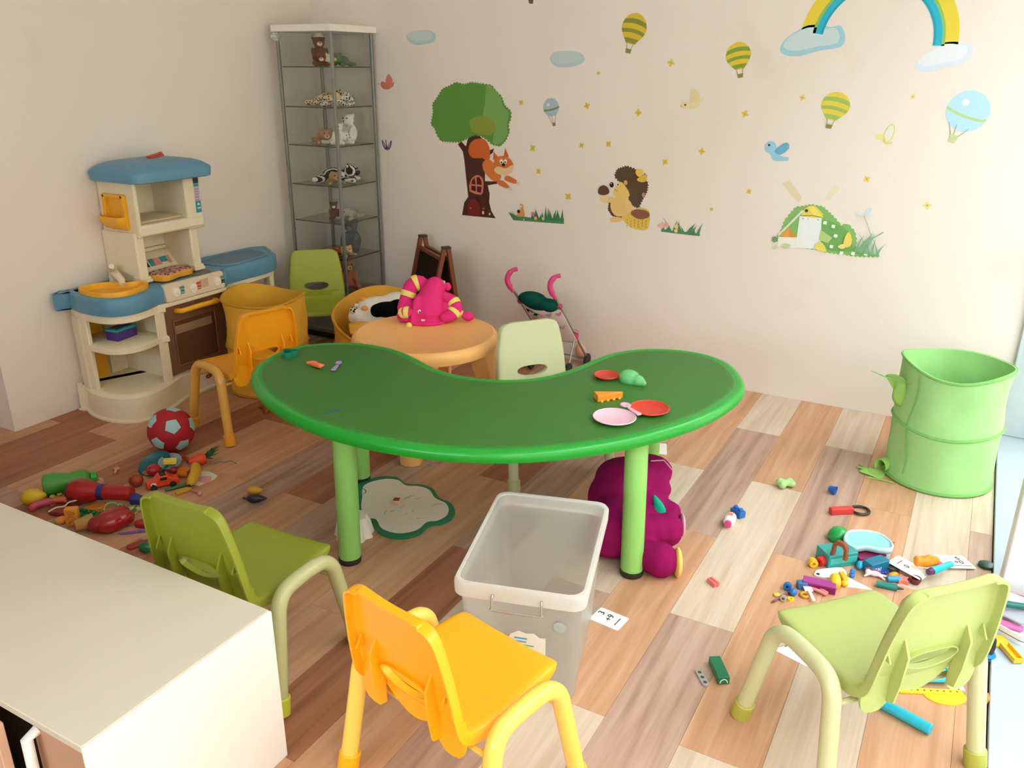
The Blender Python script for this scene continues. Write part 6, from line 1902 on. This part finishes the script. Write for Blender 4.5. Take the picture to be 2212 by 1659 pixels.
    bird('cream yellow bird sticker between two striped balloons', [(2.283,1.381),(2.303,1.397),(2.345,1.395),(2.372,1.402),(2.361,1.376),(2.312,1.365)], C([(2.295,1.386)][0], .018), [(2.325,1.395),(2.322,1.455),(2.343,1.456),(2.366,1.434),(2.365,1.402)], [(2.365,1.408),(2.391,1.428),(2.379,1.402)], [(2.283,1.384),(2.273,1.377),(2.285,1.374)], C([(2.299,1.385)][0], .0045), 'e9d8ae', 'e6d3a2', 'e6b87a')
    bird('coral red bird sticker beside the glass cabinet', [(0.485,1.453),(0.528,1.463),(0.56,1.444),(0.543,1.426),(0.503,1.428)], C([(0.502,1.455)][0], .014), [(0.521,1.458),(0.534,1.498),(0.55,1.508),(0.572,1.479),(0.563,1.434)], [(0.554,1.449),(0.584,1.469),(0.573,1.439)], [(0.479,1.46),(0.462,1.455),(0.478,1.448)], C([(0.495,1.458)][0], .003), 'd97b6a', 'dd8672', 'e0a07a')
    c = [(0.511,1.115)][0]
    lay = [('wing', S([(c[0] + s * .002, c[1] - .008), (c[0] + s * .034, c[1] + .03), (c[0] + s * .032, c[1] + .002), (c[0] + s * .012, c[1] - .026)], 3), '5e4a78') for s in (-1, 1)]
    lay += [('wing_spot', S([(c[0] + s * .008, c[1] - .004), (c[0] + s * .026, c[1] + .018), (c[0] + s * .024, c[1] + .002), (c[0] + s * .012, c[1] - .014)], 3), 'b7a6c2') for s in (-1, 1)]
    lay.append(('body', stroke([(c[0] - .006, c[1] + .03), (c[0] + .001, c[1] - .03)], .006), '5a4660'))
    sticker('butterfly_sticker', 'purple butterfly sticker low beside the glass cabinet', lay)
    ring = C([(3.22,1.288)][0], .020, .042, -12, 28)
    ring2 = C([(3.22,1.288)][0], .016, .037, -12, 28)
    lay = [('wing_outline', ring, 'd9cf6a'), ('wing', ring2, 'e6e2da'), ('body', stroke([(3.196,1.287),(3.216,1.245),(3.238,1.253)], .008), 'e0d684'), ('wing', S([(3.167,1.275),(3.182,1.29),(3.198,1.276),(3.193,1.262),(3.176,1.265)],2), 'e9de94')]
    sticker('butterfly_sticker', 'yellow outlined butterfly sticker near the light blue balloon', lay)
    sticker('basket_sticker', 'tiny brown balloon basket sticker at the picture\'s top edge', [('basket', [(1.436,1.876),(1.471,1.875),(1.466,1.849),(1.445,1.85)], '7a5a32')])
    # windmill
    hill = [(2.797,0.802),(2.814,0.82),(2.827,0.877),(2.85,0.914),(2.869,0.943),(2.906,0.95),(2.935,0.96),(2.988,0.954),(3.029,0.923),(3.058,0.897),(3.079,0.876),(3.107,0.886),(3.14,0.855),(3.153,0.814),(3.152,0.775),(3.262,0.756),(3.17,0.747),(3.037,0.752),(2.998,0.759),(2.891,0.764)]
    lay = [('sail', [(2.794,1.047),(2.824,1.068),(2.892,0.991),(2.878,0.965)], 'e2d3b2'), ('sail', [(2.989,0.989),(3.025,1.059),(3.051,1.043),(3.013,0.986)], 'e6dcc0'),
           ('hill', scallop(hill, .02, .006), '86ba6a'), ('hill_shade', S([(2.989,0.891),(3.048,0.888),(3.111,0.856),(3.141,0.797),(3.138,0.766),(3.066,0.758),(3.003,0.783)]), '74ac5e'),
           ('house', [(2.805,0.799),(2.89,0.805),(2.892,0.754),(2.808,0.755)], 'efece4'), ('roof', [(2.81,0.802),(2.85,0.849),(2.891,0.805)], 'e6a352'), ('roof_shade', [(2.85,0.849),(2.891,0.805),(2.855,0.804)], 'd98f42'),
           ('mill_tower', [(2.891,0.906),(2.99,0.906),(3.003,0.761),(2.89,0.757)], 'e8eeee'), ('mill_cap', S([(2.9,0.908),(2.911,0.942),(2.943,0.959),(2.974,0.943),(2.996,0.907)],2), 'e9d05a'), ('cap_shade', [(2.925,0.951),(2.951,0.953),(2.995,0.908),(2.956,0.911)], 'efdf6a'),
           ('sail', [(2.899,0.936),(2.907,0.929),(2.807,0.802),(2.801,0.811)], 'd9dcc2'), ('sail', [(2.993,0.851),(3.049,0.819),(3.032,0.792),(2.991,0.804)], 'b5cf8a'), ('hub', C([(2.919,0.933)][0], .0075), '3a4a34'),
           ('sill_line', stroke([(2.904,0.908),(2.949,0.913),(2.99,0.908)], .003), '7a8a4a'),
           ('bush', S([(2.975,0.764),(2.987,0.793),(3.009,0.792),(3.033,0.755),(3.007,0.752)],2), 'e6d66a'), ('bush', scallop(C([(2.791,0.787)][0], .012, n=6), .01, .005), '6fa068'), ('stone', C([(2.795,0.75)][0], .014, .008), 'cdd8b8'), ('stone', C([(2.848,0.763)][0], .020, .011), 'c9d4a0'),
           ('window_dot', C([(2.908,0.896)][0], .003), '8a9ab0'), ('window_dot', C([(2.931,0.897)][0], .003), 'd9b48a'), ('window_dot', C([(2.976,0.896)][0], .003), '8a9ab0'),
           ('butterfly_wing', S([(3.103,0.785),(3.104,0.832),(3.119,0.853),(3.135,0.82),(3.132,0.788)],2), 'eed56a'), ('butterfly_wing', S([(3.077,0.783),(3.101,0.797),(3.111,0.779),(3.094,0.773)],2), 'efdc8a')]
    for p in [(3.008,0.886),(3.046,0.873),(3.062,0.831),(3.05,0.78),(3.098,0.755),(3.148,0.758),(3.203,0.762)]:
        lay.append(('blossom', [(p[0] - .008, p[1] - .007), (p[0] + .008, p[1] - .009), (p[0] + .009, p[1] + .006), (p[0] - .006, p[1] + .007)], 'eef2ea'))
    lay += [('blade', p, '7fae86') for p in grass([(3.153,0.767),(3.262,0.756)], 11, .04, .11, 5, .7)]
    lay += [('stem', stroke([(3.172,0.933),(3.192,0.894),(3.213,0.85),(3.224,0.783)], .003), 'a8b8b8'), ('blade', stroke([(3.207,0.788),(3.222,0.836),(3.263,0.866)], .005), '7fae8e'), ('flower', S([(3.14,0.946),(3.149,0.954),(3.161,0.936),(3.147,0.936)],2), 'cfe0f0'), ('flower', S([(3.177,0.949),(3.195,0.969),(3.2,0.962),(3.189,0.94)],2), 'c3dcf0'), ('flower', stroke([(3.161,0.935),(3.186,0.935),(3.207,0.939)], .004), 'c9d8e4')]
    sticker('windmill_sticker', 'wall sticker of a white windmill on a green hill', lay)
    # the little yellow flowers
    where = ('just right of the tree crown', 'between the small blue balloon and the yellow bird', 'left below the yellow bird', "right of the squirrel's ears", 'above the hedgehog, nearest the small blue balloon', "straight above the hedgehog's back", 'between hedgehog and blue bird, upper one', "right above the hedgehog's little mouse", "right of the squirrel's face", 'above the snail grass tuft', 'tiny, above the tulip grass tuft', 'tiny, under the grey-blue cloud', 'between the two upper striped balloons', 'right below the middle striped balloon', 'between middle and lowest striped balloons', 'pale, between rainbow clouds and yellow butterfly', "above the windmill's bushes", 'left of the windmill sails', 'palest, alone below the light blue balloon')
    k = 0
    for p, s in zip([(1.404,1.374),(1.784,1.368),(2.062,1.342),(1.476,1.145),(1.762,1.172),(1.911,1.186),(2.398,1.174),(2.218,1.114),(1.514,1.027),(1.694,0.907),(2.471,0.903),(1.84,1.523),(2.213,1.573)] + [(2.588,1.352),(2.838,1.429),(3.29,1.442),(3.158,1.092),(2.644,1.001),(3.419,0.996)],
                    (.9, 1, 1.05, 1.1, .9, .95, 1, 1, .95, 1.15, .6, .6, 1.05, 1, .85, .7, .9, .8, 1.1)):
        a0 = rnd.random() * 1.5
        pts = []
        for i in range(24):
            a = a0 + 2 * PI * i / 24
            r = .0175 * s * (.78 + .22 * math.cos(4 * (a - a0)))
            pts.append((p[0] + r * math.cos(a), p[1] + r * math.sin(a)))
        c = ('d9b94a', 'dfc155', 'e3cb6a', 'e6d894')[min(3, int(max(0, p[0] - 1.6) / .55))]
        sticker('flower_sticker', 'yellow flower sticker, ' + where[k], [('petals', pts, c), ('centre', circle(p[0], p[1], .0045 * s, 10), 'c9a63a')], 'little yellow flower stickers')
        k += 1


stickers()


# ------------------------------------------------------------------ soft toys in the cabinet
def small_plush(label, x, y, z, rz, body, pose='lie', s=1.0, muzzle=None, ears=True, mat=None, hat=None, name='small_plush'):
    t = T(name, label, 'plush toy', (x, y, z), rz + 40)
    m = mat or pm(body, .9, .1, .1, bump=.25, scale=80, key='plush')
    if pose == 'sit':
        b = [((0, 0, .045), (.034, .03, .045)), ((0, -.012, .105), (.028, .026, .027)), ((-.03, -.02, .07), (-.026, -.04, .04), .012, .010), ((.03, -.02, .07), (.026, -.04, .04), .012, .010),
             ((-.022, -.02, .014), (-.03, -.055, .014), .015, .014), ((.022, -.02, .014), (.03, -.055, .014), .015, .014)]
        hd, hr = Vector((0, -.012, .105)), .026
    else:
        b = [((0, .03, .03), (.032, .05, .028)), ((0, -.035, .045), (.028, .027, .026)), ((-.028, -.01, .012), (-.04, -.055, .012), .012, .011), ((.028, -.01, .012), (.04, -.055, .012), .012, .011),
             ((-.022, .07, .014), (-.04, .10, .014), .014, .012), ((.022, .07, .014), (.04, .10, .014), .014, .012)]
        hd, hr = Vector((0, -.035, .045)), .026
    if ears:
        for k in (-1, 1):
            b.append((hd + Vector((k * .024, .006, .02)), (.010, .007, .011)))
    b = [tuple(Vector(q) * s if isinstance(q, (tuple, Vector)) and len(q) == 3 else (q * s if isinstance(q, (int, float)) else q) for q in e) for e in b]
    b = [(e[0], tuple(e[1])) if len(e) == 2 and not isinstance(e[1], float) else e for e in b]
    me = fuse('body', b, .0052 * s)
    ca, sa = math.cos(RAD(rz + 40)), math.sin(RAD(rz + 40))
    wx = [x + ca * v.co.x - sa * v.co.y for v in me.vertices]
    wy = [y + sa * v.co.x + ca * v.co.y for v in me.vertices]
    t.location.x += max(0, .096 - min(wx)) - max(0, max(wx) - .436)
    t.location.y += max(0, -.355 - min(wy)) - max(0, max(wy) + .046)
    obj('body', me, m, t)
    hd = hd * s
    mz = pm(muzzle or 'e9dfd0', .9, .1, key='plush')
    obj('muzzle', G().ell(hd + Vector((0, -.022, -.008)) * s, (.013 * s, .012 * s, .010 * s)), mz, t)
    obj('nose', G().ell(hd + Vector((0, -.034, -.004)) * s, (.004 * s, .003 * s, .003 * s), n=8), pm('1c1614', .3), t)
    for k in (-1, 1):
        obj('eye', G().ell(hd + Vector((k * .011, -.0225, .008)) * s, .0035 * s, n=8), pm('14110f', .2), t)
    if hat:
        obj('hat', G().lathe([(.03 * s, 0), (.03 * s, .003 * s), (.02 * s, .004 * s), (.017 * s, .016 * s), (1e-6, .018 * s)], 14, mat=Matrix.Translation(hd + Vector((0, 0, .022 * s)))), pm(hat, .7), t)
    return t


def cabinet_toys():
    z = [q + .0027 for q in SHELVES]
    V = -29
    gir = spotted('e3c79a', '4a2c1c', 95, .42, key='giraffe')
    small_plush('brown seated teddy wearing a cream hat on the top glass shelf', .235, -.22, z[0], 10, '7a4426', 'sit', 1.2, hat='e6dcc4')
    small_plush('rust-brown plush fox with white muzzle beside the brown teddy', .30, -.27, z[0], -5, '8a4a2e', 'lie', 0.98, 'f0ebe2')
    t = T('small_plush', 'cream star-shaped plush between fox and green plush', 'plush toy', (.355, -.275, z[0]), 30)
    obj('body', G().prism([(.038 * (1 if k % 2 else .5) * math.cos(k * PI / 5 + .3), .04 + .04 * (1 if k % 2 else .5) * math.sin(k * PI / 5 + .3)) for k in range(10)], -.01, .01, mat=xf((0, 0, 0), 90)), pm('dcd6bc', .9, .1), t, bevel=.006)
    small_plush('grey-green plush toy with yellow muzzle on the top glass shelf', .395, -.22, z[0], -30, '5f7a5e', 'lie', 0.98, 'd9cf6a')
    small_plush('larger spotted plush leopard on the second glass shelf', .30, -.22, z[1], 60, 'e0c9a0', 'lie', 1.28, mat=gir)
    small_plush('smaller spotted plush dalmatian beside the leopard', .40, -.20, z[1], 70, 'e9e2d6', 'lie', 1.04, mat=spotted('ece6dc', '2a211d', 95, .4, key='dalmatian'))
    small_plush('tan plush puppy lying on the third glass shelf', .27, -.26, z[2], 10, 'b98a66', 'lie', 1.22, 'd9b48f')
    small_plush('white plush dog sitting in the middle of the third shelf', .37, -.25, z[2], -25, 'ece8e2', 'sit', .9)
    small_plush('white plush lamb lying behind the seated white dog', .36, -.14, z[2], -40, 'eeeae6', 'sit', 1.25)
    small_plush('white plush seal pup nearest the shelf\'s front corner', .42, -.25, z[2], 50, 'f0ede8', 'lie', 1.04)
    small_plush('black and white plush zebra on the fourth glass shelf', .36, -.19, z[3], 75, 'ffffff', 'lie', 1.52, '2a2624', mat=spotted('e8e4dc', '151212', 16, .5, True, key='zebra'))
    small_plush('small tan plush lion in front of the zebra', .34, -.29, z[3], 10, 'c2986a', 'lie', 1.04, 'd9bb93')
    small_plush('brown and white plush monkey on the fifth glass shelf', .30, -.26, z[4], 0, '6a4230', 'sit', .78, 'efe6da')
    small_plush('pale grey plush mouse lying on the fifth shelf', .40, -.23, z[4], -30, 'a9a6a0', 'lie', 1.04, 'c9c4bc')
    small_plush('dark grey seated plush behind on the sixth glass shelf', .33, -.14, z[5], -30, '5a5e66', 'sit', 1.5, '6c7078')
    small_plush('small rust spotted plush on the sixth glass shelf', .34, -.31, z[5], -20, 'b2624a', 'lie', 0.85, mat=spotted('b9684c', '5a2a20', 110, .4, key='rust'))
    small_plush('cream plush calf with pale muzzle on the sixth shelf', .405, -.27, z[5], 40, 'd9b489', 'lie', 0.92, 'e6d3b4')
    small_plush('orange-pink seated plush with cream belly on the lowest glass shelf', .39, -.22, z[6], 20, 'b9705a', 'sit', 1.4, 'd9b48f')


cabinet_toys()
